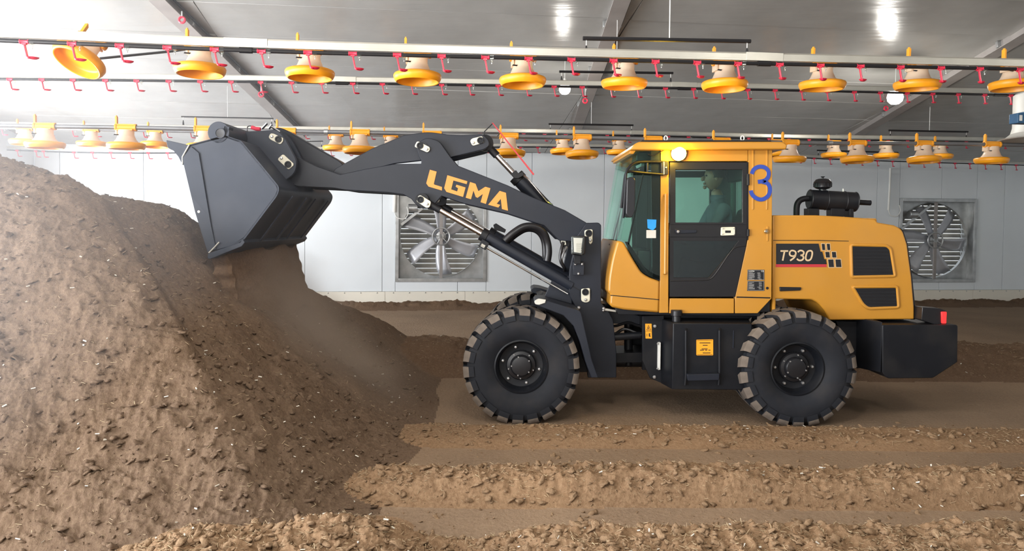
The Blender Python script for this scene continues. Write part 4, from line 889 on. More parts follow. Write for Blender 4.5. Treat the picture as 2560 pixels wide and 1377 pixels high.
text('plate_lettering', 'LGMA', 1872, 679.5, C0 - .005, 4, 'white_strip', rp); text('plate_lettering', 'CE', 1903, 679.5, C0 - .005, 4, 'white_strip', rp)
disc('cable_hole', 1918, 720, C0 - .002, 0.013, 0.004, 'black_plastic', rp)
cp = disc('lock_cap', 1915, 578, C0 - .004, 0.022, 0.02, 'brass', rp, 16); lathe('lock_core', [(0.012, 0), (0.010, 0.01), (0, 0.012)], 12, W(1915, 578, C0 - .026), 'chrome', cp, axis=(0, -1, 0))
# inside: back wall, seat, console, steering wheel
ext('cab_back', [(1900, 375), (1925, 375), (1925, 440), (1900, 440)], C0 + 0.07, C1 - 0.07, 'black_plastic', LD)
ext('rear_window', [(1908, 440), (1911, 440), (1911, 560), (1908, 560)], C0 + 0.07, C1 - 0.07, 'cab_glass', LD, bevel=0)
for a, b in ((C0 + 0.051, C0 + 0.062), (C1 - 0.062, C1 - 0.051)):
    for q in (rear_post, [(1652, 372), (1870, 372), (1870, 403), (1652, 403)], [(1640, 403), (1672, 403), (1671, 780), (1640, 780)]): ext('inner_trim', q, a + (0.012 if a < 0.8 else -0.014) * (q[0][0] == 1640), b + (0.012 if a < 0.8 else -0.012) * (q[0][0] == 1640), 'black_plastic', LD, ref=C0, bevel=0.002)
ext('headliner', [(1600, 373), (1925, 373), (1925, 380), (1600, 380)], C0 + 0.06, C1 - 0.06, 'black_plastic', LD)
ext('cab_back', [(1880, 560), (1925, 560), (1925, 780), (1880, 780)], C0 + 0.05, C1 - 0.05, 'black_plastic', LD)
X0 = W(1800, 600, 0.85)
def lbox(name, x0, x1, y0, y1, z0, z1, mat, parent=LD, bevel=0.02): v, f = abox(x0, x1, y0, y1, z0, z1); return mesh(name, v, f, mat, parent, bevel=bevel)
SX, SY, SZ = W(1800, 600, 0.85).x, 0.85, 1.50                 # hip point, seat height
lbox('seat', SX - 0.30, SX + 0.20, SY - 0.24, SY + 0.24, SZ - 0.16, SZ - 0.02, 'seat_fabric', bevel=0.04)
v, f = box_vf((SX + 0.22, SY, SZ + 0.24), (0.05, 0, 0.012), (0, 0.23, 0), (0.06, 0, 0.30)); mesh('seat_back', v, f, 'seat_fabric', LD, bevel=0.04)
lbox('seat_base', SX - 0.22, SX + 0.15, SY - 0.18, SY + 0.18, 1.02, SZ - 0.14, 'black_plastic')
lbox('console', SX - 0.35, SX + 0.15, 1.12, 1.34, 1.05, 1.62, 'black_plastic')
lbox('dashboard', SX - 0.92, SX - 0.78, 0.45, 1.25, 1.05, 1.62, 'black_plastic')
swc = Vector((SX - 0.52, SY, 1.74)); ax = Vector((0.42, 0, 0.9)).normalized(); e1 = Vector((0, 1, 0)); e2 = ax.cross(e1)
tube('steering_wheel', [swc + e1 * 0.19 * math.cos(a) + e2 * 0.19 * math.sin(a) for a in [i * 2 * PI / 32 for i in range(32)]], 0.014, 'black_plastic', LD, 8, closed=True)
mb = MB()
for a in (0.5, PI - 0.5, -PI / 2): mb.add(*tube_vf([swc, swc + e1 * 0.19 * math.cos(a) + e2 * 0.19 * math.sin(a)], 0.012, 6))
mb.add(*tube_vf([swc, swc - ax * 0.62], 0.03, 10)); mb.build('steering_column', 'black_plastic', LD)
# ---- engine hood
h0, h1 = 0.30, 1.40
hood = ext('engine_hood', [(1931, 538), (2040, 538), (2100, 541), (2188, 547), (2194, 556), (2236, 563), (2256, 573, 14), (2268, 610), (2279, 690), (2286, 770), (2286, 798, 4), (2074, 800), (2062, 776), (2046, 757, 10), (2030, 749, 4), (1940, 747), (1940, 802), (1931, 802)], h0, h1, 'yellow', LD, bevel=0.045)
ext('hood_rear_grille', [(2246, 567, 10), (2258, 574, 14), (2270, 610), (2281, 690), (2289, 770), (2289, 799, 3), (2278, 799), (2272, 700), (2262, 610)], h0 + 0.035, h1 - 0.035, 'black_plastic', hood, bevel=0.01)
ext('hood_lip', [(2170, 545), (2190, 546), (2193, 553), (2172, 552)], h0 + 0.02, h1 - 0.02, 'yellow', hood, bevel=0.003)
ext('hood_seam', [(1933, 600), (2050, 600), (2122, 602), (2122, 603.5), (2050, 601.8), (1933, 601.5)], h0 - 0.0012, h0 + .001, 'black_paint', hood, bevel=0)
def vent(poly, nslat):
    pp = rounded(poly, 4)
    o = ext('hood_vent', poly, h0 - 0.006, h0 + 0.01, 'black_plastic', hood, bevel=0.002)
    tube('vent_rim', [W(x, y, h0 - 0.001) for x, y in pp], 0.016, 'yellow', hood, 8, closed=True)
    xs = [p[0] for p in poly]; ys = [p[1] for p in poly]
    for k in range(nslat):
        y = min(ys) + (k + 0.8) * (max(ys) - min(ys)) / (nslat + 0.6)
        # inside span of the outline at this height
        cr = []
        for i in range(len(pp)):
            a, b = pp[i], pp[(i + 1) % len(pp)]
            if (a[1] - y) * (b[1] - y) < 0: cr.append(a[0] + (b[0] - a[0]) * (y - a[1]) / (b[1] - a[1]))
        if len(cr) >= 2: ext('vent_slat', [(min(cr) + 4, y - 1.6), (max(cr) - 4, y - 1.6), (max(cr) - 4, y + 1.2), (min(cr) + 4, y + 1.2)], h0 - 0.010, h0 - 0.004, 'dark_decal', o, bevel=0)
vent([(2127, 612, 6), (2216, 614, 8), (2226, 622, 8), (2237, 690, 5), (2129, 692, 6)], 9)
vent([(2131, 717, 4), (2242, 716, 6), (2246, 768, 6), (2170, 771, 10), (2156, 760, 8)], 6)
hh = ext('hood_handle', [(1949, 717, 2), (2004, 718, 3), (2002, 726, 3), (1950, 728, 2)], h0 - 0.016, h0, 'black_plastic', hood)
cd = crop(1920, 590, 10.59)
de = ext('model_decal', cd([(215, 200), (1340, 200), (1390, 410), (1440, 415), (1490, 610), (1535, 612), (1556, 745), (215, 745)]), h0 - .003, h0, 'dark_decal', hood, bevel=0, smooth=False)
ext('red_stripe', cd([(205, 746), (1540, 746), (1556, 820), (205, 820)]), h0 - .003, h0, 'red_strip', hood, bevel=0, smooth=False)
mb = MB()
for q in ([(1420, 205), (1500, 205), (1515, 370), (1440, 370)], [(1555, 205), (1635, 205), (1650, 370), (1575, 370)], [(1515, 418), (1625, 418), (1640, 568), (1535, 568)], [(1690, 418), (1795, 418), (1812, 568), (1705, 568)], [(1590, 618), (1730, 618), (1748, 822), (1615, 822)], [(1785, 618), (1925, 618), (1945, 820), (1805, 820)]):
    ext('decal_block', cd(q), h0 - .003, h0, 'dark_decal', hood, bevel=0, smooth=False)
    mb.add(*ring_vf(cd([(q[0][0] - 16, q[0][1] - 16), (q[1][0] + 14, q[1][1] - 16), (q[2][0] + 16, q[2][1] + 16), (q[3][0] - 14, q[3][1] + 16)]), cd(q), h0 - .0022, h0))
mb.build('decal_outline', 'tan_letter', hood, smooth=False)
mb = MB()
for pts, per in (([(330, 395), (535, 395)], 1), ([(440, 395), (388, 650)], 1), ([(600, 390), (655, 382), (720, 410), (738, 465), (700, 520), (640, 530), (585, 505), (572, 450), (600, 390)], 4), ([(735, 455), (722, 520), (680, 580), (585, 650)], 4),
                 ([(790, 425), (840, 385), (905, 388), (948, 430), (930, 490), (860, 510)], 4), ([(860, 508), (925, 530), (938, 590), (890, 638), (815, 640), (765, 600)], 4),
                 ([(1095, 385), (1150, 395), (1172, 440), (1162, 530), (1130, 610), (1080, 642), (1025, 638), (998, 590), (1010, 500), (1040, 420), (1095, 385)], 4)):
    mb.add(*stroke_vf(cd(pts), 4.0, h0 - .0045, h0 - .003, per))
mb.build('decal_lettering', 'tan_letter', de, smooth=False)
# ---- exhaust on the hood
EY = 0.70
cm = crop(1960, 430, 10.592)
def cp_(x, y): q = cm([(x, y)])[0]; return (q[0], q[1], EY)
ex = T('muffler', [cp_(655, 720), cp_(1905, 790)], 0.098, 'black_paint', LD, 32, bevel=0.01)
def mpt(t): return W(*cp_(655 + (1905 - 655) * t, 720 + 70 * t))
md = (mpt(1) - mpt(0)).normalized()
for t in (0.02, 0.36, 0.75, 0.98): lathe('muffler_seam', [(0.098, -0.006), (0.102, 0), (0.098, 0.006)], 32, mpt(t), 'black_paint', ex, axis=md)
T('inlet_elbow', [cp_(640, 700), cp_(540, 705), cp_(430, 745), cp_(360, 830), cp_(335, 940), cp_(330, 1120), cp_(330, 1200)], 0.030, 'black_paint', ex, 16, 4)
T('outlet_pipe', [cp_(1890, 795), cp_(2290, 815)], 0.027, 'black_paint', ex, 16)
for x0, x1, yb in ((645, 940, 1130), (1250, 1620, 1150), (1740, 1850, 1180)): ext('muffler_foot', cm([(x0, 960), (x1, 970), (x1, yb + 30), (x0, yb + 30)]), EY - 0.06, EY + 0.06, 'black_paint', ex)
q = W(*cp_(1020, 460)); pc = lathe('pre_cleaner', [(0.0, -0.02), (0.035, -0.02), (0.035, 0.0), (0.062, 0.008), (0.082, 0.022), (0.084, 0.062), (0.088, 0.068), (0.084, 0.076), (0.065, 0.100), (0.04, 0.108), (0.0, 0.110)], 28, q, 'black_plastic', LD)
lathe('wing_nut', [(0.008, 0.108), (0.008, 0.118), (0.020, 0.126), (0.022, 0.130), (0, 0.130)], 10, q, 'black_plastic', pc)
for k in range(14): a = k * 2 * PI / 14; tube('cleaner_vane', [q + Vector((0.085 * math.cos(a), 0.085 * math.sin(a), 0.024)), q + Vector((0.086 * math.cos(a), 0.086 * math.sin(a), 0.062))], 0.004, 'black_paint', pc, 5)
T('rain_cap_bolt', [cp_(1565, 520), cp_(1565, 440)], 0.008, 'zinc', ex, 8)
# ---- counterweight and tail lamps
wy0, wy1 = 0.12, 1.62
cw = ext('counterweight', [(2206, 812, 3), (2392, 812, 5), (2395, 815), (2394, 905), (2333, 945, 4), (2218, 946, 8), (2206, 930)], wy0, wy1, 'black_paint', LD, bevel=0.008)
pts = [W(2206, y, wy0) for y in (812, 940)]
v, f = prism_vf([Vector((W(2206, 812, wy0).x, wy0, 0)), Vector((W(2206, 812, wy0).x, wy1, 0)), Vector((W(2150, 812, .35).x, wy1 - .2, 0)), Vector((W(2150, 812, .35).x, 0.35, 0))], (0, 0, pts[0].z - pts[1].z + 0.0))
mesh('counterweight_shoulder', [x + Vector((0, 0, pts[1].z + 0.03)) for x in v], f, 'black_paint', cw, bevel=0.008)
for yy in (wy0 + 0.06, wy1 - 0.20):
    near = yy < 1; ref = wy0 + 0.06
    tb = ext('tail_lamp', [(2306, 768, 2), (2351, 771, 2), (2366, 777, 2), (2366, 812), (2348, 815), (2304, 800)], yy, yy + 0.14, 'black_plastic', LD, ref=ref, bevel=0.005)
    ext('lamp_lens', [(2352, 779, 2), (2365, 779, 2), (2364, 808, 2), (2353, 808, 2)], yy - 0.012, yy + 0.004, 'red_lens', tb, ref=ref, bevel=0.003)
bolt(2355, 818, wy0 + .05, 0.012, cw)
ext('rear_bumper_arm', [(2090, 802), (2180, 804), (2200, 812), (2206, 900), (2160, 905), (2120, 880)], 0.42, 0.60, 'black_paint', LD)
# ------------------------------------------------------------------ the operator
def person():
    hip = Vector((SX - 0.02, SY, SZ + 0.08)); sh = Vector((SX - 0.02, SY, SZ + 0.62)); J, E, R = [], [], []
    def j(p, r, par=None): J.append(Vector(p)); R.append(r if isinstance(r, tuple) else (r, r)); (E.append((par, len(J) - 1)) if par is not None else None); return len(J) - 1
    p0 = j(hip, (0.17, 0.13)); s1 = j(hip + Vector((0.02, 0, 0.22)), (0.165, 0.125), p0); s2 = j(hip + Vector((0.01, 0, 0.42)), (0.18, 0.135), s1); nb = j(sh + Vector((0, 0, 0.0)), (0.09, 0.08), s2); nk = j(sh + Vector((-0.025, 0, 0.07)), 0.056, nb); hd = j(sh + Vector((-0.035, 0, 0.12)), 0.055, nk)
    for s in (-1, 1):
        a = j(hip + Vector((0.0, s * 0.19, 0.46)), 0.075, s2); b = j(hip + Vector((-0.13, s * 0.25, 0.22)), 0.055, a); c = j(swc + e1 * (s * 0.17) + e2 * 0.06 - Vector((-0.06, 0, -0.01)), 0.036, b); j(swc + e1 * (s * 0.185) + e2 * 0.06 + ax * 0.02, 0.032, c)
        k1 = j(hip + Vector((-0.12, s * 0.12, -0.01)), 0.10, p0); k2 = j(hip + Vector((-0.46, s * 0.15, 0.02)), 0.068, k1); an = j(hip + Vector((-0.52, s * 0.14, -0.38)), 0.048, k2); j(hip + Vector((-0.66, s * 0.14, -0.43)), 0.045, an)
    me = bpy.data.meshes.new('person'); me.from_pydata(J, E, []); o = bpy.data.objects.new('person', me); COL.objects.link(o)
    sk = o.modifiers.new('skin', 'SKIN'); su = o.modifiers.new('sub', 'SUBSURF'); su.levels = 2; su.render_levels = 2
    for v_, r in zip(me.skin_vertices[0].data, R): v_.radius = r
    me.skin_vertices[0].data[0].use_root = True
    bpy.context.view_layer.update(); m2 = bpy.data.meshes.new_from_object(o.evaluated_get(bpy.context.evaluated_depsgraph_get())); bpy.data.objects.remove(o)
    bm = bmesh.new(); bm.from_mesh(m2)
    for fc in bm.faces: fc.material_index = 0
    hc = sh + Vector((-0.055, 0, 0.235))
    def blob(c, r, mi, sub=3, fn=None):
        n0 = len(bm.verts); ret = bmesh.ops.create_icosphere(bm, subdivisions=sub, radius=1)
        for v_ in ret['verts']:
            p = v_.co.copy(); p = fn(p) if fn else p; v_.co = Vector((c[0] + p.x * r[0], c[1] + p.y * r[1], c[2] + p.z * r[2]))
        for fc in {f_ for v_ in ret['verts'] for f_ in v_.link_faces}: fc.material_index = mi; fc.smooth = True
    def skull(p):
        q = p.copy(); low = max(0, -p.z)
        q.y *= 1 - 0.38 * low; q.x = q.x * (1 - 0.15 * low) - 0.18 * low
        if p.x < -0.5: q.x += 0.07 * (abs(p.z - 0.12) < 0.12)            # brow to eye hollow
        return q
    blob(hc, (0.098, 0.078, 0.125), 1, 4, skull)
    blob(hc + Vector((-0.108, 0, -0.012)), (0.026, 0.014, 0.026), 1, 2, lambda p: Vector((p.x - 0.25 * max(0, -p.z), p.y, p.z)))     # nose
    blob(hc + Vector((-0.096, 0, -0.058)), (0.014, 0.026, 0.007), 1, 2); blob(hc + Vector((-0.095, 0, -0.070)), (0.013, 0.024, 0.007), 1, 2)   # lips
    blob(hc + Vector((-0.092, 0, -0.100)), (0.020, 0.026, 0.020), 1, 2)                                                                   # chin
    for s in (-1, 1):
        blob(hc + Vector((-0.086, s * 0.031, 0.018)), (0.011, 0.014, 0.010), 2, 2); blob(hc + Vector((0.008, s * 0.076, -0.005)), (0.020, 0.010, 0.033), 1, 2)
        # hands: palm, four curled fingers, thumb, closed on the wheel rim
        g = swc + e1 * (s * 0.185) + e2 * 0.06 + ax * 0.012; blob(g + ax * 0.022, (0.038, 0.032, 0.022), 1, 2)
        for q in range(4):
            o_ = (q - 1.5) * 0.019; a_ = g + e2 * o_ + ax * 0.026; rad = e1 * s
            v3, f3 = tube_vf(smooth_path([a_ - rad * 0.005, a_ + rad * 0.022 - ax * 0.004, a_ + rad * 0.028 - ax * 0.026, a_ + rad * 0.006 - ax * 0.044], 3), [0.0085 * (1 - 0.04 * i_) for i_ in range(10)], 6)
            vv = [bm.verts.new(x) for x in v3]
            for q3 in f3: fc = bm.faces.new([vv[i_] for i_ in q3]); fc.material_index = 1; fc.smooth = True
        v3, f3 = tube_vf([g + e2 * 0.03 + ax * 0.02, g + e2 * 0.042 - e1 * s * 0.02 + ax * 0.012, g + e2 * 0.030 - e1 * s * 0.03 - ax * 0.012], 0.0095, 6)
        vv = [bm.verts.new(x) for x in v3]
        for q3 in f3: fc = bm.faces.new([vv[i_] for i_ in q3]); fc.material_index = 1; fc.smooth = True
    for fc in bm.faces:
        c = fc.calc_center_median()
        if fc.material_index == 0 and c.z > sh.z + 0.045 and abs(c.y - SY) < 0.08: fc.material_index = 1
    me = bpy.data.meshes.new('person'); bm.to_mesh(me); bm.free(); me.polygons.foreach_set('use_smooth', [True] * len(me.polygons))
    for m_ in ('jacket', 'skin', 'hair'): me.materials.append(MAT[m_])
    o = bpy.data.objects.new('person', me); link(o); tag(o, 'person in a dark jacket seated in the loader cab, hands on the wheel', 'person')
    bm = bmesh.new(); bmesh.ops.create_icosphere(bm, subdivisions=4, radius=1)
    dead = [v_ for v_ in bm.verts if v_.co.z < -0.25 - 0.9 * max(0, v_.co.x) * 0 + (0.55 if v_.co.x < -0.45 else 0.0)]
    bmesh.ops.delete(bm, geom=dead, context='VERTS')
    for v_ in bm.verts:
        n_ = 1 + 0.03 * math.sin(17 * v_.co.x + 11 * v_.co.y + 13 * v_.co.z); p = v_.co * n_; v_.co = hc + Vector((0.012 + p.x * 0.104, p.y * 0.088, 0.012 + p.z * 0.130))
    me = bpy.data.meshes.new('hair'); bm.to_mesh(me); bm.free(); me.materials.append(MAT['hair']); me.polygons.foreach_set('use_smooth', [True] * len(me.polygons)); hr = bpy.data.objects.new('hair', me); link(hr, o)
    col = lathe('collar', [(0.072, -0.03), (0.078, 0.01), (0.070, 0.035), (0.062, 0.02)], 20, sh + Vector((-0.01, 0, 0.02)), 'jacket', o)
person()
# ------------------------------------------------------------------ hanging lines
def on_line(poly, px):
    for (x0, y0), (x1, y1) in zip(poly, poly[1:]):
        if px <= x1 or (x1, y1) == poly[-1]: return y0 + (y1 - y0) * (px - x0) / (x1 - x0)
def fill(anchor):
    """[(x, n)]: n equal steps from this x to the next one"""
    out = []
    for (a, n), (b, _) in zip(anchor, anchor[1:]): out += [a + (b - a) * k / n for k in range(n)]
    return out + [anchor[-1][0]]
AZ = Matrix.Rotation(math.radians(30), 4, 'Z')
def drip_proto():
    """red clamp, arm and catch cup with the clear nipple beside it; origin on the water pipe"""
    m = MB(); m.add(*lathe_vf([(0.0, -0.034), (0.018, -0.034), (0.019, -0.03), (0.017, -0.026), (0.017, 0.026), (0.019, 0.03), (0.018, 0.034), (0, 0.034)], 12, (0, 0, -0.002), (1, 0, 0)))
    m.add(*box_vf((0.0, 0, -0.018), (0.016, 0, 0), (0, 0.012, 0), (0, 0, 0.008)))
    m.add(*box_vf((0.010, 0, -0.070), (0.007, 0, -0.0012), (0, 0.006, 0), (0.010, 0, -0.050)))
    for y in (-0.008, 0.008): m.add(*tube_vf([(0.0, y, -0.02), (0.008, y, -0.07), (0.020, y, -0.118)], 0.003, 5))
    m.add(*tube_vf([(0.019, 0, -0.115), (0.026, 0, -0.124), (0.034, 0.003, -0.125)], 0.009, 6))
    cup = [(0.0, -0.014), (0.016, -0.013), (0.027, -0.006), (0.032, 0.004), (0.029, 0.004), (0.024, -0.003), (0.0, -0.008)]
    v, f = lathe_vf(cup, 14, (0, 0, 0)); v = [AZ @ Vector((p.x * 1.35 + 0.056, p.y * 0.9, p.z - 0.117)) for p in v]; m.add(v, f)
    o = m.build('drip_cup', 'red_plastic', None, centre=False)
    n = MB(); n.add(*box_vf((0.055, 0, -0.004), (0.017, 0, 0), (0, 0.014, 0), (0, 0, 0.017))); n.add(*lathe_vf([(0, -0.026), (0.009, -0.022), (0.010, 0.0), (0, 0.0)], 8, (0.055, 0, -0.018)))
    k = n.build('nipple', 'clear_plastic', None, centre=False, bevel=0.002); k.parent = o; q = lathe('nipple_pin', [(0, -0.014), (0.004, -0.012), (0.004, 0.0), (0, 0)], 6, (0.055, 0, -0.044), 'steel_bolt', None); q.parent = k
    q.parent = o; return o, [k, q]
DP, DK = drip_proto(); first_drip = [True]
def drinker_line(v, pipe, xs, label, r=0.0125, rail_h=0.03, rail_up=0.05, couplers=(), cup=1.0):
    root = empty('drinker_line', H(pipe[len(pipe) // 2][0], pipe[len(pipe) // 2][1], v), label, 'drinker line', 'drinker lines under the ceiling')
    pts = [H(x, y, v) for x, y in pipe]; pts = smooth_path(pts, 5)
    tube('water_pipe', pts, r, 'black_pipe', root, 10)
    m = MB(); V, Fc = [], []
    for p in pts:
        for a, b in ((-0.016, rail_up - rail_h), (0.016, rail_up - rail_h), (0.016, rail_up - rail_h * .55), (0.011, rail_up - rail_h * .5), (0.011, rail_up + rail_h * .7), (0.015, rail_up + rail_h), (-0.015, rail_up + rail_h), (-0.011, rail_up + rail_h * .7), (-0.011, rail_up - rail_h * .5), (-0.016, rail_up - rail_h * .55)): V.append(p + N * a + UP * b)
    for i in range(len(pts) - 1):
        for k in range(10): Fc.append((i * 10 + k, i * 10 + (k + 1) % 10, (i + 1) * 10 + (k + 1) % 10, (i + 1) * 10 + k))
    mesh('support_rail', V, Fc, 'aluminium', root, smooth=False)
    for x in couplers:
        p, q = H(x - 16, on_line(pipe, x - 16), v), H(x + 16, on_line(pipe, x + 16), v); tube('coupler', [p, q], r * 1.45, 'black_plastic', root, 10)
        mesh('rail_joint', *box_vf((p + q) / 2 + UP * rail_up, U * 0.17, N * 0.018, UP * rail_h * 1.08), 'aluminium', root, bevel=0.003)
    for x in xs:
        c = H(x, on_line(pipe, x), v)
        if first_drip[0]: o, kids = DP, DK; first_drip[0] = False
        else:
            o = DP.copy(); COL.objects.link(o); kids = []
            for k in DK: q = k.copy(); COL.objects.link(q); q.parent = o; kids.append(q)
        o.parent = root; o.matrix_parent_inverse = WM[root.name].inverted()
        o.matrix_basis = Matrix.Translation(c) @ Matrix.Rotation(YAW, 4, 'Z') @ Matrix.Scale(cup, 4)
    return root
X1 = [61, 181, 300, 419, 537, 654, 770, 882, 993, 1104, 1213, 1321, 1428, 1533, 1638, 1742, 1844, 1948, 2050, 2150, 2250, 2351, 2448, 2548]
X2 = [25, 105, 183, 264, 342, 422, 501, 578, 652, 729, 804, 882, 956, 1029, 1104, 1173, 1245, 1316, 1385, 1455, 1527, 1594, 1663, 1733, 1803, 1869, 1937, 2004, 2068, 2135, 2200, 2267, 2331, 2395, 2461, 2526]
L1 = [(-260, 92), (0, 101), (640, 127), (1280, 144.5), (1920, 159.5), (2560, 173), (2800, 178)]
L2 = [(-260, 194), (0, 197.5), (640, 205), (1280, 214.5), (1920, 225), (2560, 239), (2800, 244)]
L3 = [(-200, 316), (0, 319), (150, 322.5), (480, 327), (820, 330), (1311, 335), (1480, 338), (1660, 341), (2006, 349), (2240, 352), (2560, 357), (2750, 360)]
L5 = [(0, 374), (180, 380.6), (412, 382.5), (791, 376), (1229, 368), (1480, 369), (1560, 372), (2017, 395), (2073, 397.5), (2232, 403), (2560, 413), (2700, 417)]
X3 = fill([(4, 3), (181, 5), (476, 5), (763, 3), (928, 7), (1309, 5), (1570, 9), (2022, 3), (2171, 2), (2268, 5), (2512, 1), (2560, 1)])
X5 = [43, 90, 109, 185, 231, 277, 325, 371] + fill([(419, 9), (827, 1), (873, 11), (1344, 4), (1509, 11), (1960, 1)]) + [1999, 2035, 2075, 2114, 2154, 2193, 2231, 2271, 2309, 2348, 2387, 2424, 2463, 2502, 2540]
V1, V2, V3, V5 = 6.2, 9.3, 12.5, 15.4
drinker_line(V1, L1, X1, 'nearest and lowest-zoomed drinker line with large red drip cups, in front of the orange pans'.replace('lowest-zoomed ', 'highest '), r=0.0165, rail_h=0.034, rail_up=0.058, couplers=(615, 1910), cup=1.0)
drinker_line(V2, L2, X2, 'second drinker line from the viewer, its red cups hanging just under the nearest pans', r=0.0145, rail_h=0.03, rail_up=0.05, couplers=(855, 1710, 2500), cup=0.95)
drinker_line(V3, L3, X3, 'third drinker line from the viewer, seen just above the thick grey feed pipe', r=0.0145, rail_h=0.03, rail_up=0.06, cup=0.9, couplers=(1600,))
drinker_line(V5, L5, X5, 'farthest drinker line, hanging along the top edge of the back wall', r=0.012, rail_h=0.022, rail_up=0.05, cup=0.92)
# ---- feeder pans
def pan_proto():
    root = bpy.data.objects.new('feeder_pan', None); link(root)
    a, b = lathe_vf([(0.120, -0.172), (0.150, -0.176), (0.185, -0.178), (0.204, -0.186), (0.211, -0.200), (0.208, -0.222), (0.198, -0.244), (0.186, -0.255), (0.178, -0.252), (0.176, -0.240), (0.172, -0.205), (0.160, -0.190), (0.11, -0.186), (0.0, -0.186)], 40, (0, 0, 0)); mesh('pan_dish', a, b, 'pan_orange', root, centre=False, angle=1.0)
    m = MB(); m.add(*lathe_vf([(0.086, -0.03), (0.088, -0.06), (0.087, -0.085), (0.093, -0.105), (0.110, -0.145), (0.138, -0.176)], 28, (0, 0, 0)))
    m.add(*box_vf((-0.094, 0, -0.062), (0.008, 0, 0), (0, 0.05, 0), (0, 0, 0.028))); co = m.build('pan_collar', 'collar_plastic', root, centre=False, angle=1.0)
    mesh('collar_slot', *box_vf((-0.080, -0.075, -0.092), (0.022, 0.008, 0), (0, 0.006, 0), (0.004, 0, 0.005)), 'black_plastic', co, centre=False, smooth=False)
    m = MB(); m.add(*lathe_vf([(0.036, -0.105), (0.036, 0.105), (0.030, 0.105), (0.030, -0.105)], 16, (0, 0, 0), (1, 0, 0)))
    for x in (-0.108, 0.108): m.add(*lathe_vf([(0.031, -0.012), (0.043, -0.010), (0.043, 0.010), (0.031, 0.012)], 16, (x, 0, 0), (1, 0, 0)))
    m.add(*box_vf((0, 0, -0.03), (0.09, 0, 0), (0, 0.06, 0), (0, 0, 0.008)))
    for y in (-0.02, 0.0, 0.02): m.add(*box_vf((0, y, 0.034), (0.10, 0, 0), (0, 0.003, 0), (0, 0, 0.006)))
    m.add(*box_vf((-0.104, 0, 0.075), (0.011, 0, 0), (0, 0.020, 0), (0, 0, 0.050)))
    m.add(*box_vf((-0.104, 0, 0.13), (0.006, 0, 0), (0, 0.012, 0), (0, 0, 0.008))); m.build('pipe_saddle', 'clip_orange', root, centre=False, bevel=0.002)
    return root
PAN = pan_proto(); proto_done(PAN); first_pan = [True]
def pans(v, line, xs, what, group, tilt=None, yaw0=0.0):
    for i, x in enumerate(xs):
        o = PAN if first_pan[0] else dup(PAN); first_pan[0] = False
        c = H(x, on_line(line, x), v); rr = random.Random(int(x * 10)); M = Matrix.Rotation(YAW, 4, 'Z') @ Matrix.Rotation(rr.uniform(-0.05, 0.05), 4, 'X')
        if tilt and i in tilt: M = Matrix.Rotation(YAW, 4, 'Z') @ Matrix.Rotation(tilt[i][0], 4, 'Y') @ Matrix.Rotation(tilt[i][1], 4, 'X')
        o.matrix_basis = Matrix.Translation(c) @ M
        extra = ', tilted hard to one side' if tilt and i in tilt else ''
        tag(o, '%s orange pan from the left on %s%s' % (ordinal(i), what, extra), 'feeder pan', group)
def feed_line(v, line, label, r, couplers=()):
    root = empty('feeder_line', H(line[len(line) // 2][0], line[len(line) // 2][1], v), label, 'feed pipe', 'feed pipes carrying the pans')
    pts = smooth_path([H(x, y, v) for x, y in line], 4); tube('feed_pipe', pts, r, 'grey_pipe', root, 14)
    for x in couplers:
        p, q = H(x - 5, on_line(line, x - 5), v), H(x + 5, on_line(line, x + 5), v); tube('coupler', [p, q], r * 1.25, 'galvanised', root, 14)
VF1, VF2, VF3 = 6.62, 9.2, 12.1
F1 = [(-260, 82), (0, 92), (205, 101), (500, 112), (775, 123), (1307, 143), (1812, 155), (2296, 156), (2560, 158), (2800, 160)]
F2 = [(-200, 310), (0, 313.5), (137, 316), (337, 319), (757, 328.5), (945, 332), (1300, 340.6), (1480, 344), (1555, 346), (2001, 357), (2179, 358), (2348, 359), (2539, 362), (2700, 364)]
F3 = [(-150, 316), (62, 320), (228, 324), (388, 327), (840, 336), (1407, 346), (2085, 356.5), (2351, 360), (2560, 363), (2700, 365)]
feed_line(VF1, F1, 'grey feed pipe nearest the viewer, half hidden behind the aluminium drinker rail', 0.022)
feed_line(VF2, F2, 'thick grey feed pipe passing just above the loader cab', 0.026, (815, 2075))
feed_line(VF3, F3, 'grey feed pipe farthest from the viewer, with the smallest pans', 0.022)
pans(VF1, F1, [230, 500, 775, 1044, 1307, 1562, 1812, 2058, 2296, 2534], 'the nearest pan row', 'feeder pans on the nearest row', {0: (0.34, -0.45)})
pans(VF2, F2, [112, 315, 512, 715, 900, 1080, 1272, 1455, 1632, 1803, 1975, 2143, 2310, 2480], 'the middle pan row', 'feeder pans on the middle row')
pans(VF3, F3, [62, 228, 388, 840, 977, 1407, 1548, 1945, 2085, 2216, 2351], 'the farthest pan row', 'feeder pans on the farthest row')
# ---- hanging bars with their cords and hooks
def hanger(v, a, b, drop, label, cords, cords_top=None, r=0.016):
    A, B = H(*a, v), H(*b, v); root = empty('hanging_bar', (A + B) / 2, label, 'hanging bar', 'black hanging bars above the lines'); d = (B - A).normalized()
    tube('bar', [A - d * 0.03, B + d * 0.03], r, 'black_pipe', root, 8)
    for p, dr in ((A, drop[0]), (B, drop[1])):
        q = p - UP * dr; tube('hook_wire', [p, q + UP * dr * 0.45], 0.004, 'white_cord', root, 5); tube('hook', [q + UP * dr * 0.6, q + UP * dr * 0.3, q], [0.006, 0.013, 0.016], 'black_plastic', root, 7)
    for t in cords:
        p = A + (B - A) * t; vv = (p - CAMPOS).dot(N); tube('cord', [p, Vector((p.x, p.y, ceil_z(vv) - 0.02))], 0.0055, 'white_cord', root, 5)
hanger(V1 + 0.02, (1466, 96), (1868, 103), (0.15, 0.15), 'longest black hanging bar, over the nearest drinker line', (0.51,), r=0.018)
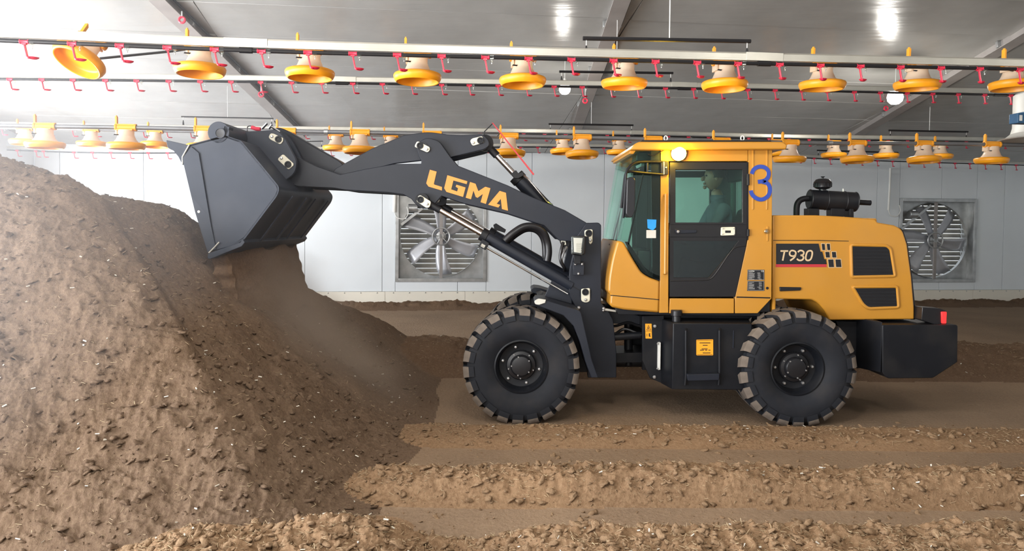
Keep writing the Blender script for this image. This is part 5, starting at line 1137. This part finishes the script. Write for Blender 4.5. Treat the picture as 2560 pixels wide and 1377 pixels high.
hanger(V2 + 0.02, (1404, 179), (1677, 182.5), (0.14, 0.15), 'black hanging bar over the second drinker line, below the longest bar', (0.5,))
hanger(V3 + 0.02, (1376, 310), (1579, 313), (0.15, 0.16), 'black hanging bar just left of and above the cab roof', (0.5,))
hanger(V3 + 0.02, (458, 291.5), (679, 296), (0.14, 0.13), 'thin dark hanging bar above the tipped bucket', (0.5,), r=0.010)
hanger(V3 + 0.02, (2226, 326), (2416, 329.5), (0.15, 0.15), 'black hanging bar at the right under the shining ceiling lamp', (0.51,))
hanger(V5 + 0.02, (2046, 376), (2242, 381.5), (0.14, 0.15), 'black hanging bar over the farthest drinker line, right of the cab', (0.5,))
hanger(V5 + 0.02, (742, 354), (804, 353), (0.16, 0.17), 'short dark hanging bar in the gap between bucket and boom', (0.5,), r=0.010)
cb = empty('slack_cable', H(350, 135, 6.9), 'dark slanting cable behind the tilted pan', 'cable'); tube('cable', [H(250, 146, 6.9), H(430, 128, 6.9), H(500, 118, 6.9)], 0.011, 'black_pipe', cb, 8)
# lamps: bulbs on short cords, with their own light
def lamp(px, py, v, label, power, br):
    c = H(px, py, v); z = ceil_z(v) - 0.05; root = empty('ceiling_lamp', (c.x, c.y, z), label, 'lamp', 'bulb lamps under the ceiling')
    tube('lamp_cord', [(c.x, c.y, z), (c.x, c.y, c.z + 0.12)], 0.006, 'white_cord', root, 6)
    lathe('lamp_holder', [(0, 0.13), (0.018, 0.13), (0.022, 0.06), (0.022, 0.05), (0, 0.05)], 12, c, 'pale_grey_plastic', root)
    lathe('bulb', [(a * br, b * br) for a, b in ((0.02, 0.055), (0.03, 0.04), (0.055, 0.01), (0.062, -0.02), (0.055, -0.05), (0.03, -0.072), (0, -0.078))], 18, c, 'lamp_bulb', root)
    point_light('lamp_light', c - UP * (0.07 + 0.08 * br), power, (1.0, 0.96, 0.88), 0.07)
lamp(1412, 218, 10.9, 'small glowing bulb lamp above the middle of the loader boom', 25, 1.4)
lamp(2238, 237, 10.6, 'bright bulb lamp with glaring light at the upper right', 70, 1.9)
# red pulleys under the rafters
for px, py, v, lab in ((455, 50, 9.6, 'red ring pulley under the left rafter near the top edge'), (1463, 252, 11.6, 'red ring pulley under the middle rafter'), (2489, 113, 9.9, 'dark red pulley under the right rafter near the top right corner'), (653, 236, 11.8, 'pale red ring pulley on the left rafter, above the gap beside the bucket'), (2215, 271, 12.4, 'small red pulley at the low end of the right rafter, below the bright lamp')):
    c = H(px, py, v); root = empty('pulley', c, lab, 'pulley', 'red pulleys under the rafters')
    tube('pulley_wheel', [c + U * 0.035 * math.cos(a) + UP * 0.035 * math.sin(a) for a in [i * 2 * PI / 18 for i in range(18)]], 0.014, 'red_plastic', root, 8, closed=True)
    tube('pulley_strap', [c + UP * 0.04, c + UP * (ceil_z(v) - 0.1 - c.z)], 0.010, 'galvanised', root, 6)
# ---- exhaust fans in the back wall
def fan(i, label, rot):
    u, z = fan_u[i], fan_z[i]; h = FS / 2; root = empty('exhaust_fan', hp(u, VW, z), label, 'fan', 'large exhaust fans in the back wall')
    def Q(a, v, b): return hp(u + a, VW + v, z + b)
    def bx(a0, a1, v0, v1, b0, b1): return hbox(u + a0, u + a1, VW + v0, VW + v1, z + b0, z + b1)
    for a0, a1, b0, b1 in ((-h, -h + .075, -h, h), (h - .075, h, -h, h), (-h + .075, h - .075, h - .075, h), (-h + .075, h - .075, -h, -h + .075)): mesh('frame_bar', *bx(a0, a1, -0.03, 0.02, b0, b1), 'galvanised', root, bevel=0.004)
    for a0, a1, b0, b1 in ((-h + .02, -h + .03, -h + .02, h - .02), (h - .03, h - .02, -h + .02, h - .02), (-h + .03, h - .03, h - .03, h - .02), (-h + .03, h - .03, -h + .02, -h + .03)): mesh('casing_side', *bx(a0, a1, 0.02, 0.50, b0, b1), 'galvanised', root, smooth=False)
    n = 48; R = 0.90; s = h - 0.03; v_, f_ = [], []
    for k in range(n):
        a = 2 * PI * k / n; ca, sa = math.cos(a), math.sin(a); e = s / max(abs(ca), abs(sa)); v_ += [Q(R * ca, 0.24, R * sa), Q(e * ca, 0.24, e * sa), Q(R * ca, 0.16, R * sa)]
    for k in range(n): j = (k + 1) % n; f_ += [(3 * k, 3 * j, 3 * j + 1, 3 * k + 1), (3 * k, 3 * k + 2, 3 * j + 2, 3 * j)]
    mesh('orifice_plate', v_, f_, 'galvanised', root)
    ns = 17; ph = (2 * h - 0.1) / ns
    for k in range(ns):
        b = -h + 0.05 + ph * (k + 0.5); mesh('louver_slat', *box_vf(Q(0, 0.46, b), U * (h - 0.035), N * 0.022 + UP * (ph * 0.46), (N * ph * 0.46 - UP * 0.022).normalized() * 0.004), 'louver', root, bevel=0.001)
    mesh('strut', *bx(-0.035, 0.035, 0.06, 0.10, -h + .03, h - .03), 'rafter_steel', root, bevel=0.003)
    c = Q(0, 0.16, 0.0)
    lathe('hub', [(0, -0.10), (0.05, -0.10), (0.06, -0.06), (0.11, -0.05), (0.11, 0.05), (0, 0.05)], 20, c, 'galvanised', root, axis=N)
    tube('belt_pulley', [c - N * 0.09 + U * 0.19 * math.cos(a) + UP * 0.19 * math.sin(a) for a in [q * 2 * PI / 32 for q in range(32)]], 0.018, 'galvanised', root, 8, closed=True)
    m = MB()
    for k in range(5): a = k * 2 * PI / 5 + rot; m.add(*tube_vf([c - N * .09, c - N * .09 + U * 0.19 * math.cos(a) + UP * 0.19 * math.sin(a)], 0.010, 5))
    m.build('pulley_spokes', 'galvanised', root)
    for k in range(6):
        a0 = rot + k * PI / 3; v_, f_ = [], []; ns_, nt_ = 7, 5
        for q in range(ns_):
            r = 0.10 + 0.76 * q / (ns_ - 1); w = 0.17 + 0.19 * (q / (ns_ - 1)) ** 0.8; w *= 1 if q < ns_ - 1 else 0.85; sw = 0.16 * (q / (ns_ - 1)) ** 1.5
            for t in range(nt_):
                tt = t / (nt_ - 1) - 0.5; lat = w * tt; ang = a0 + sw; d = U * math.cos(ang) + UP * math.sin(ang); pe = -U * math.sin(ang) + UP * math.cos(ang)
                v_.append(c + N * (0.04 - 0.30 * lat + 0.06 * (0.25 - tt * tt)) + d * r + pe * lat * 0.92)
        for q in range(ns_ - 1):
            for t in range(nt_ - 1): k0 = q * nt_ + t; f_.append((k0, k0 + 1, k0 + nt_ + 1, k0 + nt_))
        b = mesh('blade', v_, f_, 'fan_blade', root); so = b.modifiers.new('solid', 'SOLIDIFY'); so.thickness = 0.006
    m = MB(); m.add(*tube_vf([Q(-0.72, 0.05, 0.62), Q(-0.52, 0.05, 0.62)], 0.09, 14)); mt = m.build('motor', 'galvanised', root, bevel=0.006)
    mesh('motor_bracket', *box_vf(Q(-0.5, 0.10, 0.55), U * 0.38 + UP * 0.30, N * 0.015, (UP * 0.38 - U * 0.30).normalized() * 0.03), 'galvanised', root, bevel=0.003)
fan(0, 'exhaust fan with bright louvers in the back wall under the raised boom', math.radians(28))
fan(1, 'dark exhaust fan in the back wall, partly behind the rear of the loader', math.radians(45))
# conduits and a junction box beside the fans
for pts, lab in (([(2226, 420), (2224, 470), (2221, 525)], 'white conduit pipe running down the back wall beside the dark fan'), ([(988, 480), (987, 500), (986, 530)], 'white conduit pipe hanging beside the left fan below the boom')):
    q = [H(x, y, VW - 0.06) for x, y in pts]; root = empty('conduit', q[-1], lab, 'conduit', 'white conduits beside the fans'); tube('conduit_pipe', q, 0.024 if pts[0][0] > 2000 else 0.045, 'white_strip', root, 10)
    e = q[-1]; tube('cable_loop', smooth_path([e, e + U * 0.06 - UP * 0.12, e + U * 0.22 - UP * 0.14, e + U * 0.30 - UP * 0.02, e + U * 0.27 + UP * 0.12], 5), 0.010, 'white_strip', root, 6)
# white duct with the blue winch motor at the right edge
dc = H(2560, 300, 9.0); root = empty('air_duct', dc, 'pale duct with a flared bottom, cut off by the right edge', 'duct')
zt = H(2545, 232, 9.0).z; zb = H(2545, 345, 9.0).z; cx = H(2541, 300, 9.0) + U * 0.53
lathe('duct_body', [(0.0, zt - zb + .02), (0.43, zt - zb + .02), (0.45, zt - zb), (0.45, 0.16), (0.47, 0.08), (0.54, 0.02), (0.62, 0.0), (0.60, -0.01)], 36, (cx.x, cx.y, zb), 'pale_grey_plastic', root)
bm_ = H(2549, 297, 8.45); root = empty('motor_box', bm_, 'blue motor box with a white label at the right edge', 'motor')
mesh('box_body', *box_vf(bm_ + U * 0.02, U * 0.105, N * 0.07, UP * 0.062), 'blue_motor', root, bevel=0.008); mesh('box_cap', *box_vf(bm_ + U * 0.05 + UP * 0.065, U * 0.04, N * 0.05, UP * 0.015), 'blue_motor', root, bevel=0.005)
mesh('box_label', *box_vf(bm_ - U * 0.045 - N * 0.072, U * 0.018, N * 0.002, UP * 0.035), 'white_strip', root, smooth=False)
